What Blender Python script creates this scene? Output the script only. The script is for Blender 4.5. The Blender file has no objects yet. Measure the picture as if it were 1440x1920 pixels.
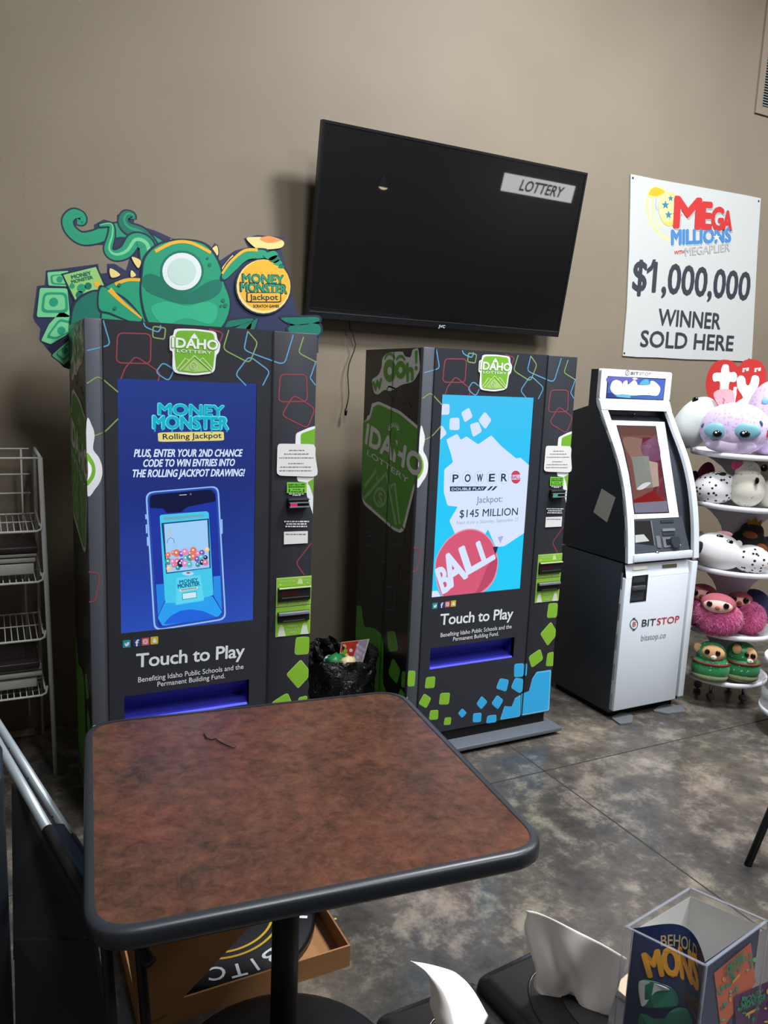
import bpy, bmesh, math, random
from mathutils import Vector, Matrix
random.seed(7)
S = bpy.context.scene
COL = S.collection
# ------------------------------------------------------------------ camera
FPX, PITCH, YAW, ROLL = 1463.4, .1646165, .4730266, .04204
EYE = Vector((0, 0, 1.55))
_cy, _sy, _cp, _sp = math.cos(YAW), math.sin(YAW), math.cos(PITCH), math.sin(PITCH)
CF = Vector((_sy*_cp, _cy*_cp, -_sp))
_r0 = Vector((_cy, -_sy, 0)); _u0 = _r0.cross(CF)
CR = _r0*math.cos(ROLL)+_u0*math.sin(ROLL); CU = CR.cross(CF)
cam = bpy.data.cameras.new('camera'); co = bpy.data.objects.new('camera', cam); COL.objects.link(co)
cam.sensor_fit = 'HORIZONTAL'; cam.sensor_width = 36; cam.lens = FPX/1440*36; cam.clip_start = .02
m = Matrix((CR, CU, -CF)).transposed().to_4x4(); m.translation = EYE
co.matrix_world = m; S.camera = co
# ------------------------------------------------------------------ world, exposure
w = bpy.data.worlds.new('world'); S.world = w; w.use_nodes = True
w.node_tree.nodes['Background'].inputs[0].default_value = (.8, .85, 1, 1)
w.node_tree.nodes['Background'].inputs[1].default_value = .15
S.view_settings.view_transform = 'Standard'; S.view_settings.look = 'None'
S.view_settings.gamma = 1; S.view_settings.use_curve_mapping = False
S.view_settings.exposure = 0.0
WALL = 3.53
LIGHTS = [  # centre, size x, size y, emission
    ((2.55, 1.5, 4.38), .6, .6, 165, 'square ceiling light panel nearest the wall-mounted television'),
    ((5.0, 1.0, 4.38), .6, 1.2, 52, 'long ceiling light panel above the plush toy stand'),
    ((2.9, -1.5, 4.38), .6, 1.2, 40, 'long ceiling light panel behind the counter'),
    ((.9, .0, 4.38), .6, 1.2, 48, 'long ceiling light panel over the cafe table'),
]

# ------------------------------------------------------------------ materials
def lin(c):
    return tuple(((x/255)/12.92 if x/255 <= .04045 else ((x/255+.055)/1.055)**2.4) for x in c[:3])+(1,)
_M = {}
def mat(name, c, rough=.5, metal=0, emit=0, spec=.5, coat=0, alpha=1, trans=0, ior=1.45, sheen=0):
    if name in _M: return _M[name]
    m = bpy.data.materials.new(name); m.use_nodes = True
    b = m.node_tree.nodes['Principled BSDF']; I = b.inputs
    I['Base Color'].default_value = lin(c) if not emit else (0, 0, 0, 1)
    I['Roughness'].default_value = rough; I['Metallic'].default_value = metal
    I['Specular IOR Level'].default_value = spec; I['IOR'].default_value = ior
    I['Coat Weight'].default_value = coat; I['Coat Roughness'].default_value = .02
    I['Transmission Weight'].default_value = trans; I['Alpha'].default_value = alpha
    I['Sheen Weight'].default_value = sheen
    if emit:
        I['Emission Color'].default_value = lin(c); I['Emission Strength'].default_value = emit
    _M[name] = m; return m
def nodes(m):
    nt = m.node_tree; return nt, nt.nodes, nt.links, nt.nodes['Principled BSDF']
def ramp(nt, fac, stops):
    r = nt.nodes.new('ShaderNodeValToRGB'); e = r.color_ramp.elements
    while len(e) > len(stops): e.remove(e[-1])
    for i, (p, c) in enumerate(stops):
        k = e[i] if i < len(e) else e.new(p)
        k.position = p; k.color = lin(c)
    nt.links.new(fac, r.inputs[0]); return r.outputs[0]
def noise(nt, scale, detail=4, rough=.55, dist=0, vec=None):
    n = nt.nodes.new('ShaderNodeTexNoise')
    for k, v in (('Scale', scale), ('Detail', detail), ('Roughness', rough), ('Distortion', dist)): n.inputs[k].default_value = v
    if vec is None:
        t = nt.nodes.new('ShaderNodeTexCoord'); vec = t.outputs['Object']
    nt.links.new(vec, n.inputs['Vector']); return n.outputs['Fac']
def mixc(nt, fac, a, b, mode='MIX'):
    x = nt.nodes.new('ShaderNodeMix'); x.data_type = 'RGBA'; x.blend_type = mode
    if isinstance(fac, (int, float)): x.inputs[0].default_value = fac
    else: nt.links.new(fac, x.inputs[0])
    for s, v in ((6, a), (7, b)):
        if isinstance(v, tuple): x.inputs[s].default_value = lin(v)
        else: nt.links.new(v, x.inputs[s])
    return x.outputs[2]
def bump(nt, b, h, strength=.2, dist=.01):
    n = nt.nodes.new('ShaderNodeBump'); n.inputs['Strength'].default_value = strength; n.inputs['Distance'].default_value = dist
    nt.links.new(h, n.inputs['Height']); nt.links.new(n.outputs[0], b.inputs['Normal'])
def spotted(name, base, spot, scale, thr, rough=.9, soft=.04):
    if name in _M: return _M[name]
    m = mat(name, base, rough, sheen=.2); nt, N, L, b = nodes(m)
    v = N.new('ShaderNodeTexVoronoi'); v.inputs['Scale'].default_value = scale
    t = N.new('ShaderNodeTexCoord'); L.new(t.outputs['Object'], v.inputs['Vector'])
    L.new(ramp(nt, v.outputs['Distance'], [(thr, spot), (thr+soft, base)]), b.inputs['Base Color']); return m

M_wall = mat('taupe wall paint', (139, 126, 110), .62); nt, N, L, b = nodes(M_wall)
L.new(ramp(nt, noise(nt, 1.2, 3), [(.3, (127, 117, 100)), (.7, (136, 126, 108))]), b.inputs['Base Color'])
bump(nt, b, noise(nt, 90, 3), .12, .004)
M_floor = mat('stained concrete', (90, 85, 78), .38); nt, N, L, b = nodes(M_floor)
c1 = ramp(nt, noise(nt, 1.5, 8, .68, .1), [(.32, (44, 43, 43)), (.46, (70, 68, 65)), (.55, (94, 88, 80)), (.68, (152, 140, 122))])
c2 = ramp(nt, noise(nt, 7, 10, .74, .1), [(.36, (36, 36, 37)), (.5, (80, 77, 73)), (.64, (168, 158, 142))])
L.new(mixc(nt, .45, c1, c2), b.inputs['Base Color'])
L.new(ramp(nt, noise(nt, 5, 5), [(.3, (95, 95, 95)), (.7, (150, 150, 150))]), b.inputs['Roughness'])
bump(nt, b, noise(nt, 14, 8, .7), .1, .004)
M_joint = mat('floor joint', (46, 44, 42), .8)
M_ceil = mat('ceiling paint', (150, 146, 138), .9)
M_wall2 = mat('far wall paint', (88, 80, 72), .8)
M_lam = mat('laminate', (109, 65, 47), .3); nt, N, L, b = nodes(M_lam)
a1 = ramp(nt, noise(nt, 6, 9, .7, .25), [(.3, (31, 21, 18)), (.45, (63, 36, 29)), (.55, (93, 51, 37)), (.66, (69, 54, 39)), (.8, (114, 71, 49))])
a2 = ramp(nt, noise(nt, 2.3, 4, .6, .2), [(.38, (86, 50, 37)), (.55, (63, 51, 38)), (.7, (107, 50, 35))])
a3 = ramp(nt, noise(nt, 34, 6, .74, .4), [(.36, (25, 17, 14)), (.5, (86, 54, 41)), (.66, (120, 82, 62))])
L.new(mixc(nt, .34, mixc(nt, .4, a1, a2), a3), b.inputs['Base Color'])
bump(nt, b, noise(nt, 24, 8, .72, .3), .4, .0025); b.inputs['Roughness'].default_value = .26
M_edge = mat('vinyl edge', (38, 42, 48), .35)
M_blk = mat('black metal', (18, 19, 21), .45)
M_body = mat('vending cabinet vinyl', (46, 49, 56), .4)
M_trim = mat('vending trim', (80, 84, 92), .42)
M_seam = mat('seam', (10, 11, 14), .6)
M_gap = mat('inner dark', (8, 9, 12), .7)
P_red = mat('print red', (150, 66, 78), .4); P_blue = mat('print blue', (96, 160, 200), .4); P_grn = mat('print olive green', (130, 165, 96), .4)
P_lime = mat('print lime', (134, 190, 50), .42); P_lime2 = mat('print lime edge', (168, 212, 108), .42)
P_cyan = mat('print sky blue', (52, 180, 240), .42); P_white = mat('print white', (232, 236, 238), .5)
P_green = mat('print logo green', (116, 178, 50), .42); P_black = mat('print black', (28, 32, 36), .5)
P_pale = mat('print pale green', (190, 214, 150), .45); P_dk = mat('print dark green', (38, 84, 26), .5)
P_paper = mat('paper', (226, 226, 224), .8); P_grey = mat('print grey', (120, 122, 124), .7)
M_white = mat('white powder coat', (224, 234, 241), .38)
M_char = mat('charcoal metal', (66, 72, 80), .45)
M_chard = mat('dark charcoal metal', (48, 55, 63), .42)
M_steel = mat('steel', (170, 174, 178), .3, 1)
M_grey = mat('grey plastic', (120, 126, 132), .4)

# ------------------------------------------------------------------ mesh building
def vec(p): return Vector(p)
class MB:
    def __init__(s): s.v = []; s.f = []; s.m = []; s.s = []; s.mats = []
    def mi(s, m):
        if m not in s.mats: s.mats.append(m)
        return s.mats.index(m)
    def add(s, vs, fs, m, smooth=False):
        o = len(s.v); s.v += [tuple(v) for v in vs]; k = s.mi(m)
        for f in fs: s.f.append([o+i for i in f]); s.m.append(k); s.s.append(smooth)
    def bm(s, bm, m, smooth=False, M=None):
        bm.verts.ensure_lookup_table(); bm.verts.index_update()
        s.add([(M @ v.co if M else v.co) for v in bm.verts], [[v.index for v in f.verts] for f in bm.faces], m, smooth); bm.free()
    def box(s, x0, x1, y0, y1, z0, z1, m, bev=0, seg=2, M=None):
        b = bmesh.new(); bmesh.ops.create_cube(b, size=1)
        for v in b.verts: v.co = Vector(((x0+x1)/2+v.co.x*(x1-x0), (y0+y1)/2+v.co.y*(y1-y0), (z0+z1)/2+v.co.z*(z1-z0)))
        if bev: bmesh.ops.bevel(b, geom=b.edges[:], offset=bev, segments=seg, profile=.5, affect='EDGES')
        s.bm(b, m, bool(bev), M); return s
    def tube(s, pts, r, m, n=8, closed=False):
        pts = [vec(p) for p in pts]; N = len(pts); rs = r if isinstance(r, list) else [r]*N; vs = []; up = None
        for i, p in enumerate(pts):
            t = (pts[(i+1) % N]-pts[i-1]) if (closed or 0 < i < N-1) else (pts[1]-pts[0] if i == 0 else pts[-1]-pts[-2])
            t.normalize()
            if up is None: up = t.orthogonal().normalized()
            else: up = (up-t*up.dot(t)); up = up.normalized() if up.length > 1e-6 else t.orthogonal().normalized()
            q = t.cross(up)
            for k in range(n):
                a = 2*math.pi*k/n; vs.append(p+(up*math.cos(a)+q*math.sin(a))*rs[i])
        fs = []
        for i in range(N if closed else N-1):
            for k in range(n):
                a, b2 = i*n, ((i+1) % N)*n; fs.append([a+k, a+(k+1) % n, b2+(k+1) % n, b2+k])
        if not closed: fs += [list(range(n))[::-1], list(range((N-1)*n, N*n))]
        s.add(vs, fs, m, True); return s
    def lathe(s, prof, c, m, n=32, wob=None):
        vs = []; fs = []; K = len(prof)
        for i in range(n):
            a = 2*math.pi*i/n
            for j, (r, z) in enumerate(prof):
                k = wob(a, j, r, z) if wob else (r, z)
                vs.append((c[0]+k[0]*math.cos(a), c[1]+k[0]*math.sin(a), c[2]+k[1]))
        for i in range(n):
            for j in range(K-1):
                a, b2 = i*K+j, ((i+1) % n)*K+j; fs.append([a, b2, b2+1, a+1])
        s.add(vs, fs, m, True); return s
    def ell(s, c, r, m, M=None, u=24, v=14, fn=None):
        b = bmesh.new(); bmesh.ops.create_uvsphere(b, u_segments=u, v_segments=v, radius=1)
        for x in b.verts:
            if fn: x.co = fn(x.co.copy())
            x.co = Vector((x.co.x*r[0], x.co.y*r[1], x.co.z*r[2]))
            if M: x.co = M @ x.co
            x.co += vec(c)
        s.bm(b, m, True); return s
    def prism(s, pts, fr, d0, d1, m, mside=None):
        n = len(pts); A = [fr.w(p, d0) for p in pts]; B = [fr.w(p, d1) for p in pts]
        if area(pts) < 0: A.reverse(); B.reverse()
        s.add(B, [list(range(n))], m); s.add(A, [list(range(n))[::-1]], mside or m)
        s.add(A+B, [[i, (i+1) % n, n+(i+1) % n, n+i] for i in range(n)], mside or m); return s
    def build(s, name, parent=None, label=None, cat=None, group=None, kind=None, loc=None):
        if parent is not None: o0 = Vector(parent['_o'])
        elif loc is not None: o0 = vec(loc)
        else:
            xs, ys, zs = zip(*s.v); o0 = Vector(((min(xs)+max(xs))/2, (min(ys)+max(ys))/2, min(zs)))
        me = bpy.data.meshes.new(name); me.from_pydata([Vector(v)-o0 for v in s.v], [], s.f)
        for m in s.mats: me.materials.append(m)
        me.polygons.foreach_set('material_index', s.m); me.polygons.foreach_set('use_smooth', s.s); me.update()
        o = bpy.data.objects.new(name, me); COL.objects.link(o); o['_o'] = tuple(o0)
        if parent is not None: o.parent = parent
        else: o.location = o0
        tag(o, label, cat, group, kind); return o
def tag(o, label=None, cat=None, group=None, kind=None):
    for k, v in (('label', label), ('category', cat), ('group', group), ('kind', kind)):
        if v: o[k] = v
    return o
def thing(name, loc, label, cat, group=None):
    o = bpy.data.objects.new(name, None); COL.objects.link(o); o.location = loc; o.empty_display_size = .05
    o['_o'] = tuple(loc); return tag(o, label, cat, group)
def area(p): return sum(p[i-1][0]*p[i][1]-p[i][0]*p[i-1][1] for i in range(len(p)))/2
# ------------------------------------------------------------------ measuring from the photograph
def ray(x, y): return CF+CR*((x-720)/FPX)-CU*((y-960)/FPX)
def on_z(x, y, z): d = ray(x, y); return EYE+d*((z-EYE.z)/d.z)
def on_y(x, y, Y): d = ray(x, y); return EYE+d*(Y/d.y)
def on_x(x, y, X): d = ray(x, y); return EYE+d*(X/d.x)
def crop(x0, y0, s): return lambda p: (x0+p[0]*s, y0+p[1]*s)
ID = lambda p: p
z1 = crop(40, 370, 600/1440); z2 = crop(110, 590, 520/1440); z3 = crop(110, 980, 520/1440); z4 = crop(650, 630, 450/1440)
z5 = crop(650, 1000, 450/1440); z6 = crop(1040, 670, 400/1440); z7 = crop(1020, 1030, 420/1440); z8 = crop(1130, 300, 310/1440)
z9 = crop(1260, 660, 180/1152); z10 = crop(1260, 940, 180/864)
zt = crop(500, 1060, 120/823); zn = crop(500, 800, 120/886); zk = crop(1110, 680, 1/8); zp = crop(270, 900, 170/1126); zs = crop(800, 740, 200/985)
zl = crop(110, 600, 100/480); za = crop(1140, 1640, 300/1440); zq = crop(880, 1690, 320/1440); zr = crop(0, 840, 180/665)
class Fr:  # a flat face in the room: origin, right, up
    def __init__(s, O, U, V, off=(0, 0)):
        s.O = vec(O); s.U = vec(U).normalized(); s.V = vec(V).normalized(); s.N = s.U.cross(s.V); s.off = off
    def w(s, p, d=0): return s.O+s.U*p[0]+s.V*p[1]+s.N*d
    def px(s, p, c=ID):
        x, y = c(p); d = ray(x, y); P = EYE+d*((s.O-EYE).dot(s.N)/d.dot(s.N))-s.O
        return (P.dot(s.U), P.dot(s.V))
    def pp(s, pts, c=ID): return [s.px(p, c) for p in pts]
def smooth(pts, n=5, closed=True):
    K = len(pts); out = []
    for i in range(K if closed else K-1):
        g = lambda j: pts[j % K] if closed else pts[max(0, min(K-1, j))]
        a, b, c, d = g(i-1), g(i), g(i+1), g(i+2)
        for k in range(n):
            t = k/n
            out.append(tuple(.5*(2*b[q]+(c[q]-a[q])*t+(2*a[q]-5*b[q]+4*c[q]-d[q])*t*t+(3*b[q]-a[q]-3*c[q]+d[q])*t**3) for q in (0, 1)))
    if not closed: out.append(pts[-1])
    return out
def rnd(pts, f=.25, n=4, r=None, closed=True):
    out = []; K = len(pts)
    for i in range(K):
        if not closed and i in (0, K-1): out.append(pts[i]); continue
        a, b, c = pts[i-1], pts[i], pts[(i+1) % K]
        la, lc = math.dist(a, b) or 1e-9, math.dist(c, b) or 1e-9
        fa, fc = (min(r/la, .49), min(r/lc, .49)) if r else (f, f)
        p = [b[q]+(a[q]-b[q])*fa for q in (0, 1)]; s2 = [b[q]+(c[q]-b[q])*fc for q in (0, 1)]
        for k in range(n+1):
            t = k/n; out.append(tuple((1-t)**2*p[q]+2*t*(1-t)*b[q]+t*t*s2[q] for q in (0, 1)))
    return out
def oval(cx, cy, rx, ry, n=28, a0=0, a1=2*math.pi):
    full = abs(a1-a0-2*math.pi) < 1e-6
    return [(cx+rx*math.cos(a0+(a1-a0)*i/(n if full else n-1)), cy+ry*math.sin(a0+(a1-a0)*i/(n if full else n-1))) for i in range(n)]
_T = {}
def glyphs(s, off=0, space=1.0):
    k = (s, off, space)
    if k in _T: return _T[k]
    cu = bpy.data.curves.new('t', 'FONT'); cu.body = s; cu.size = 1; cu.offset = off; cu.space_character = space; cu.resolution_u = 3
    o = bpy.data.objects.new('t', cu); COL.objects.link(o)
    me = bpy.data.meshes.new_from_object(o.evaluated_get(bpy.context.evaluated_depsgraph_get()))
    V = [(v.co.x, v.co.y) for v in me.vertices]; Fc = [list(p.vertices) for p in me.polygons]
    bpy.data.objects.remove(o); bpy.data.curves.remove(cu); bpy.data.meshes.remove(me)
    _T[k] = (V, Fc); return _T[k]
LAY = .0005
class Art:  # print on a face
    def __init__(s, fr, mb=None, base=0.0): s.fr = fr; s.mb = mb or MB(); s.base = base
    def d(s, L): return s.base+LAY*L
    def poly(s, uv, m, L=1):
        if area(uv) < 0: uv = uv[::-1]
        s.mb.add([s.fr.w(p, s.d(L)) for p in uv], [list(range(len(uv)))], m)
    def P(s, pts, c, m, L=1, mode=None, k=None):
        uv = s.fr.pp(pts, c)
        uv = smooth(uv, k or 5) if mode == 's' else rnd(uv, k or .25) if mode == 'r' else rnd(uv, r=k) if mode == 'R' else uv
        s.poly(uv, m, L)
    def line(s, uv, wd, m, L=1, closed=False):
        n = len(uv); W = wd if isinstance(wd, list) else [wd]*n; a = []; b = []
        for i in range(n):
            p, q = (uv[i-1], uv[(i+1) % n]) if closed else (uv[max(0, i-1)], uv[min(n-1, i+1)])
            dx, dy = q[0]-p[0], q[1]-p[1]; l = math.hypot(dx, dy) or 1e-9; h = W[i]/2
            a.append(s.fr.w((uv[i][0]-dy/l*h, uv[i][1]+dx/l*h), s.d(L))); b.append(s.fr.w((uv[i][0]+dy/l*h, uv[i][1]-dx/l*h), s.d(L)))
        s.mb.add(a+b, [[i, n+i, n+(i+1) % n, (i+1) % n] for i in range(n if closed else n-1)], m)
    def L(s, pts, c, wd, m, L=1, closed=False, mode='r', k=None):
        uv = s.fr.pp(pts, c)
        uv = smooth(uv, k or 5, closed) if mode == 's' else rnd(uv, k or .25, 4, None, closed) if mode == 'r' else uv
        s.line(uv, wd, m, L, closed)
    def ring(s, c0, rx, ry, c, wd, m, L=1):
        s.line(s.fr.pp(oval(c0[0], c0[1], rx, ry), c), wd, m, L, True)
    def disc(s, c0, rx, ry, c, m, L=1): s.poly(s.fr.pp(oval(c0[0], c0[1], rx, ry), c), m, L)
    def tuv(s, t, a, b, h, m, L=1, off=0, shear=0, space=1.0):   # baseline from a to b, cap height h
        V, Fc = glyphs(t, 0, space); xs = [v[0] for v in V]; x0, x1 = min(xs), max(xs)
        hy = max(v[1] for v in glyphs('H')[0]); dx, dy = b[0]-a[0], b[1]-a[1]; ln = math.hypot(dx, dy); ux, uy = dx/ln, dy/ln; sx = ln/(x1-x0); sy = h/hy
        K = 8 if off >= .004 else 1
        for k in range(K):          # heavier strokes: the same letters printed again around a small circle
            ox, oy = (off*sy*.8*math.cos(k*math.pi/4), off*sy*.8*math.sin(k*math.pi/4)) if K > 1 else (0, 0); out = []
            for x, y in V:
                X = (x-x0)*sx+shear*y*sy+ox; Y = y*sy+oy
                out.append(s.fr.w((a[0]+ux*X-uy*Y, a[1]+uy*X+ux*Y), s.d(L)+k*1e-5))
            s.mb.add(out, Fc, m)
    def T(s, t, pl, pr, pt, c, m, L=1, off=0, shear=0, space=1.0):
        a, b, q = s.fr.px(pl, c), s.fr.px(pr, c), s.fr.px(pt, c)
        s.tuv(t, a, b, abs(q[1]-a[1]), m, L, off, shear, space)
def front(x0, yf): return Fr((x0, yf, 0), (1, 0, 0), (0, 0, 1))
# ------------------------------------------------------------------ the room
X0, X1, Y0, CE = -.75, 7.6, -3.2, 4.4
mb = MB(); mb.box(X0, X1, Y0, WALL, -.06, 0, M_floor)
for (a, b2, c, d) in ((1.99, 1.996, Y0, WALL), (-.55, -.544, Y0, WALL), (4.58, 4.586, Y0, WALL)): mb.box(a, b2, c, d, 0, .0006, M_joint)
for y in (2.345, -.25): mb.box(X0, X1, y, y+.006, 0, .0006, M_joint)
mb.build('floor', kind='structure', label='stained concrete floor mottled grey and tan with saw-cut joints')
MB().box(X0, X1, WALL, WALL+.1, 0, CE, M_wall).build('wall_back', kind='structure', label='taupe painted back wall')
MB().box(X0-.1, X0, Y0, WALL, 0, CE, M_wall2).build('wall_left', kind='structure')
MB().box(X1, X1+.1, Y0, WALL, 0, CE, M_wall2).build('wall_right', kind='structure')
MB().box(X0, X1, Y0-.1, Y0, 0, CE, M_wall2).build('wall_front', kind='structure')
MB().box(X0, X1, Y0, WALL, CE, CE+.08, M_ceil).build('ceiling', kind='structure')
for i, (c, sx, sy, e, lab) in enumerate(LIGHTS):
    t = thing('ceiling_light', c, lab, 'ceiling light', None)
    MB().box(c[0]-sx/2-.03, c[0]+sx/2+.03, c[1]-sy/2-.03, c[1]+sy/2+.03, CE-.015, CE, M_grey).build('frame', t)
    mb = MB(); mb.add([(c[0]-sx/2, c[1]-sy/2, CE-.017), (c[0]+sx/2, c[1]-sy/2, CE-.017), (c[0]+sx/2, c[1]+sy/2, CE-.017), (c[0]-sx/2, c[1]+sy/2, CE-.017)], [[3, 2, 1, 0]], mat('lamp %d' % i, (250, 251, 255), emit=e)); mb.build("diffuser", t)
# air vent high on the wall, cut by the frame's right edge
FW = Fr((0, WALL, 0), (1, 0, 0), (0, 0, 1))
a = FW.px((1426, 200)); 
t = thing('air_vent', FW.w(a), 'grey louvred return air vent high on the back wall at the right edge', 'air vent')
M_vent = mat('vent grille', (120, 126, 122), .55); M_ventf = mat('vent frame', (136, 124, 108), .55)
mb = MB(); ax, az, aw, ah = a[0], a[1], .72, .66
for (p, q, r2, s2) in ((ax-.05, ax+aw+.05, az-.045, az), (ax-.05, ax+aw+.05, az+ah, az+ah+.045), (ax-.05, ax, az, az+ah), (ax+aw, ax+aw+.05, az, az+ah)): mb.box(p, q, WALL-.012, WALL, r2, s2, M_ventf)
mb.build('frame', t)
MB().box(ax, ax+aw, WALL-.004, WALL, az, az+ah, M_gap).build('backing', t)
mb = MB()
for k in range(44):
    z = az+.006+k*.015; mb.add([(ax, WALL-.011, z), (ax+aw, WALL-.011, z), (ax+aw, WALL-.003, z+.012), (ax, WALL-.003, z+.012)], [[0, 1, 2, 3]], M_vent)
mb.build('louvres', t)

# ------------------------------------------------------------------ the two lottery vending machines
W, D, HT = .757, .52, 1.69
MX, MY, MZ = (.271, 1.507), (2.57, 2.67), (.015, 0)
M1, M2 = (MX[0], MY[0], MZ[0]), (MX[1], MY[1], MZ[1])
G1 = Fr(M1, (1, 0, 0), (0, 0, 1)); G2 = Fr(M2, (1, 0, 0), (0, 0, 1))
LF = Fr((0, 0, 0), (1, 0, 0), (0, 0, 1))          # machine-local front face
SC = (.095, .543, .687, 1.512); TR = (.102, .53, .375, .468)
class FA(Art):                                     # front art measured on either machine
    def __init__(s, src, mb): Art.__init__(s, LF, mb, .002); s.src = src
    def P(s, pts, c, m, L=1, mode=None, k=None):
        uv = s.src.pp(pts, c); uv = smooth(uv, k or 5) if mode == 's' else rnd(uv, k or .25) if mode == 'r' else rnd(uv, r=k) if mode == 'R' else uv; s.poly(uv, m, L)
    def L(s, pts, c, wd, m, L=1, closed=False, mode='r', k=None):
        uv = s.src.pp(pts, c); uv = smooth(uv, k or 5, closed) if mode == 's' else rnd(uv, k or .25, 4, None, closed) if mode == 'r' else uv
        s.line([(max(-.9, min(W-.003, p[0])), min(HT-.002, p[1])) for p in uv], wd, m, L, closed)
    def T(s, t, pl, pr, pt, c, m, L=1, off=0, shear=0, space=1.0):
        a, b, q = s.src.px(pl, c), s.src.px(pr, c), s.src.px(pt, c); s.tuv(t, a, b, abs(q[1]-a[1]), m, L, off, shear, space)
    def ring(s, c0, rx, ry, c, wd, m, L=1): s.line(s.src.pp(oval(c0[0], c0[1], rx, ry), c), wd, m, L, True)
    def disc(s, c0, rx, ry, c, m, L=1): s.poly(s.src.pp(oval(c0[0], c0[1], rx, ry), c), m, L)

def clipu(uv, lo, hi):                             # keep a polygon inside lo <= u <= hi
    for lim, sg in ((lo, 1), (hi, -1)):
        out = []
        for i in range(len(uv)):
            p, q = uv[i-1], uv[i]; a, b = (p[0]-lim)*sg, (q[0]-lim)*sg
            if (a >= 0) != (b >= 0): t = a/(a-b); out.append((lim, p[1]+(q[1]-p[1])*t))
            if b >= 0: out.append(q)
        uv = out
    return uv
machine = thing('lottery_vending_machine', (0, 0, 0), '-', 'vending machine', 'lottery vending machines')
mb = MB(); mb.box(.004, W-.004, .1, D, .084, HT-.004, M_body, .004); mb.box(.004, .05, .012, .1, .084, HT-.004, M_body); mb.box(W-.1, W-.004, .012, .1, .084, HT-.004, M_body); mb.box(.05, W-.1, .02, .1, HT-.05, HT-.004, M_body); mb.box(.05, W-.1, .02, .1, .084, .12, M_body); cab = mb.build('cabinet', machine)
# front skin in three panels
mb = MB(); mb.box(0, .051, -.002, .02, .084, HT, M_trim, .0025); mb.build('corner_trim', machine, label='slate grey corner trim')
mb = MB(); d0, d1 = .054, .597
for (x0, x1, z0, z1_) in ((d0, d1, .086, TR[2]), (d0, TR[0], TR[2], TR[3]), (TR[1], d1, TR[2], TR[3]), (d0, d1, TR[3], SC[2]), (d0, SC[0], SC[2], SC[3]), (SC[1], d1, SC[2], SC[3]), (d0, d1, SC[3], HT)):
    mb.box(x0, x1, -.002, .02, z0, z1_, M_body)
mb.build('door', machine)
mb = MB(); mb.box(.6, W, -.002, .02, .084, HT, M_body, .0025); mb.build('service_panel', machine)
mb = MB(); mb.box(-.006, W+.02, -.075, D+.01, .018, .036, mat('plinth grey', (92, 98, 104), .4), .003); mb.box(.03, W-.02, -.05, D-.02, 0, .018, M_gap); mb.box(.02, W-.02, .01, D-.02, .036, .086, M_gap)  # near-black inset riser puts the shade under the plate into colour
mb.build('base_plate', machine, label='grey steel base plate')
# prize tray
M_tray = mat('tray blue', (48, 50, 150), .25); M_led = mat('tray led', (76, 80, 255), emit=2.2)
mb = MB(); x0, x1, z0, z1_ = TR
mb.add([(x0, .018, z1_), (x1, .018, z1_), (x1, .075, z0+.03), (x0, .075, z0+.03)], [[3, 2, 1, 0]], mat('tray flap', (88, 90, 160), .25))
mb.add([(x0, .0, z0), (x1, .0, z0), (x1, .08, z0+.02), (x0, .08, z0+.02)], [[0, 1, 2, 3]], M_tray)
mb.add([(x0, 0, z0), (x0, .09, z0), (x0, .09, z1_), (x0, 0, z1_)], [[0, 1, 2, 3]], M_tray); mb.add([(x1, 0, z0), (x1, .09, z0), (x1, .09, z1_), (x1, 0, z1_)], [[3, 2, 1, 0]], M_tray)
mb.box(x0, x1, .076, .09, z0, z0+.05, M_tray)
tray = mb.build('prize_tray', machine, label='blue-lit prize tray')
mb = MB(); mb.box(x0+.01, x1-.01, .006, .014, z1_+.002, z1_+.005, mat('added tray lamp', (60, 60, 255), emit=3.5)); mb.build('added_lamp', tray, label='added blue lamp, unseen under the tray lip')  # extra lamp added out of sight to brighten the tray
MB().box(x0+.006, x1-.006, .0, .006, z0, z0+.006, M_led).build('light_strip', tray, label='blue light strip')
# ---- printed graphics on the front
mb = MB(); A = FA(G1, mb); B = FA(G2, mb); SW = .0042
def LN(pts, m, closed=False, c=z2, k=.3, wd=SW): A.L(pts, c, wd, m, 1, closed, 'r', k)
LN([(305, 95), (478, 100), (476, 255), (298, 250)], P_red, True, k=.18)
LN([(322, 335), (345, 275), (400, 215), (525, 300), (516, 345)], P_red, k=.2)
LN([(540, 248), (600, 285), (570, 345), (502, 300)], P_blue, True)
LN([(490, 60), (555, 70), (548, 128), (487, 118)], P_grn, True, k=.2)
LN([(440, 42), (450, 65), (515, 92), (530, 70), (527, 55)], P_blue)
LN([(882, 80), (852, 180), (990, 252), (1032, 145), (980, 86)], P_grn, k=.2)
LN([(980, 88), (960, 185), (1170, 262), (1217, 104)], P_blue, k=.18)
LN([(972, 368), (916, 310), (988, 214), (1096, 294), (1058, 368)], P_blue, k=.22)
LN([(1150, 310), (1285, 312), (1290, 450), (1140, 453)], P_red, True, k=.18)
LN([(1220, 416), (1330, 488), (1290, 590), (1155, 522)], P_red, True, k=.2)
LN([(1270, 116), (1243, 200), (1352, 247)], P_grn, k=.2)
LN([(1352, 242), (1300, 330), (1352, 367)], P_blue, k=.2)
LN([(780, 75), (855, 95), (832, 150)], P_red)
LN([(230, 28), (268, 158), (146, 187)], P_blue, k=.2)
LN([(146, 357), (208, 318), (308, 402)], P_grn, k=.25); LN([(308, 540), (240, 608), (187, 628)], P_grn, k=.25)
LN([(155, 255), (214, 265), (190, 408), (157, 410)], P_red, c=z3, k=.25)
LN([(1328, 104), (1228, 205), (1275, 272)], P_red, c=z3, k=.25)
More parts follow.
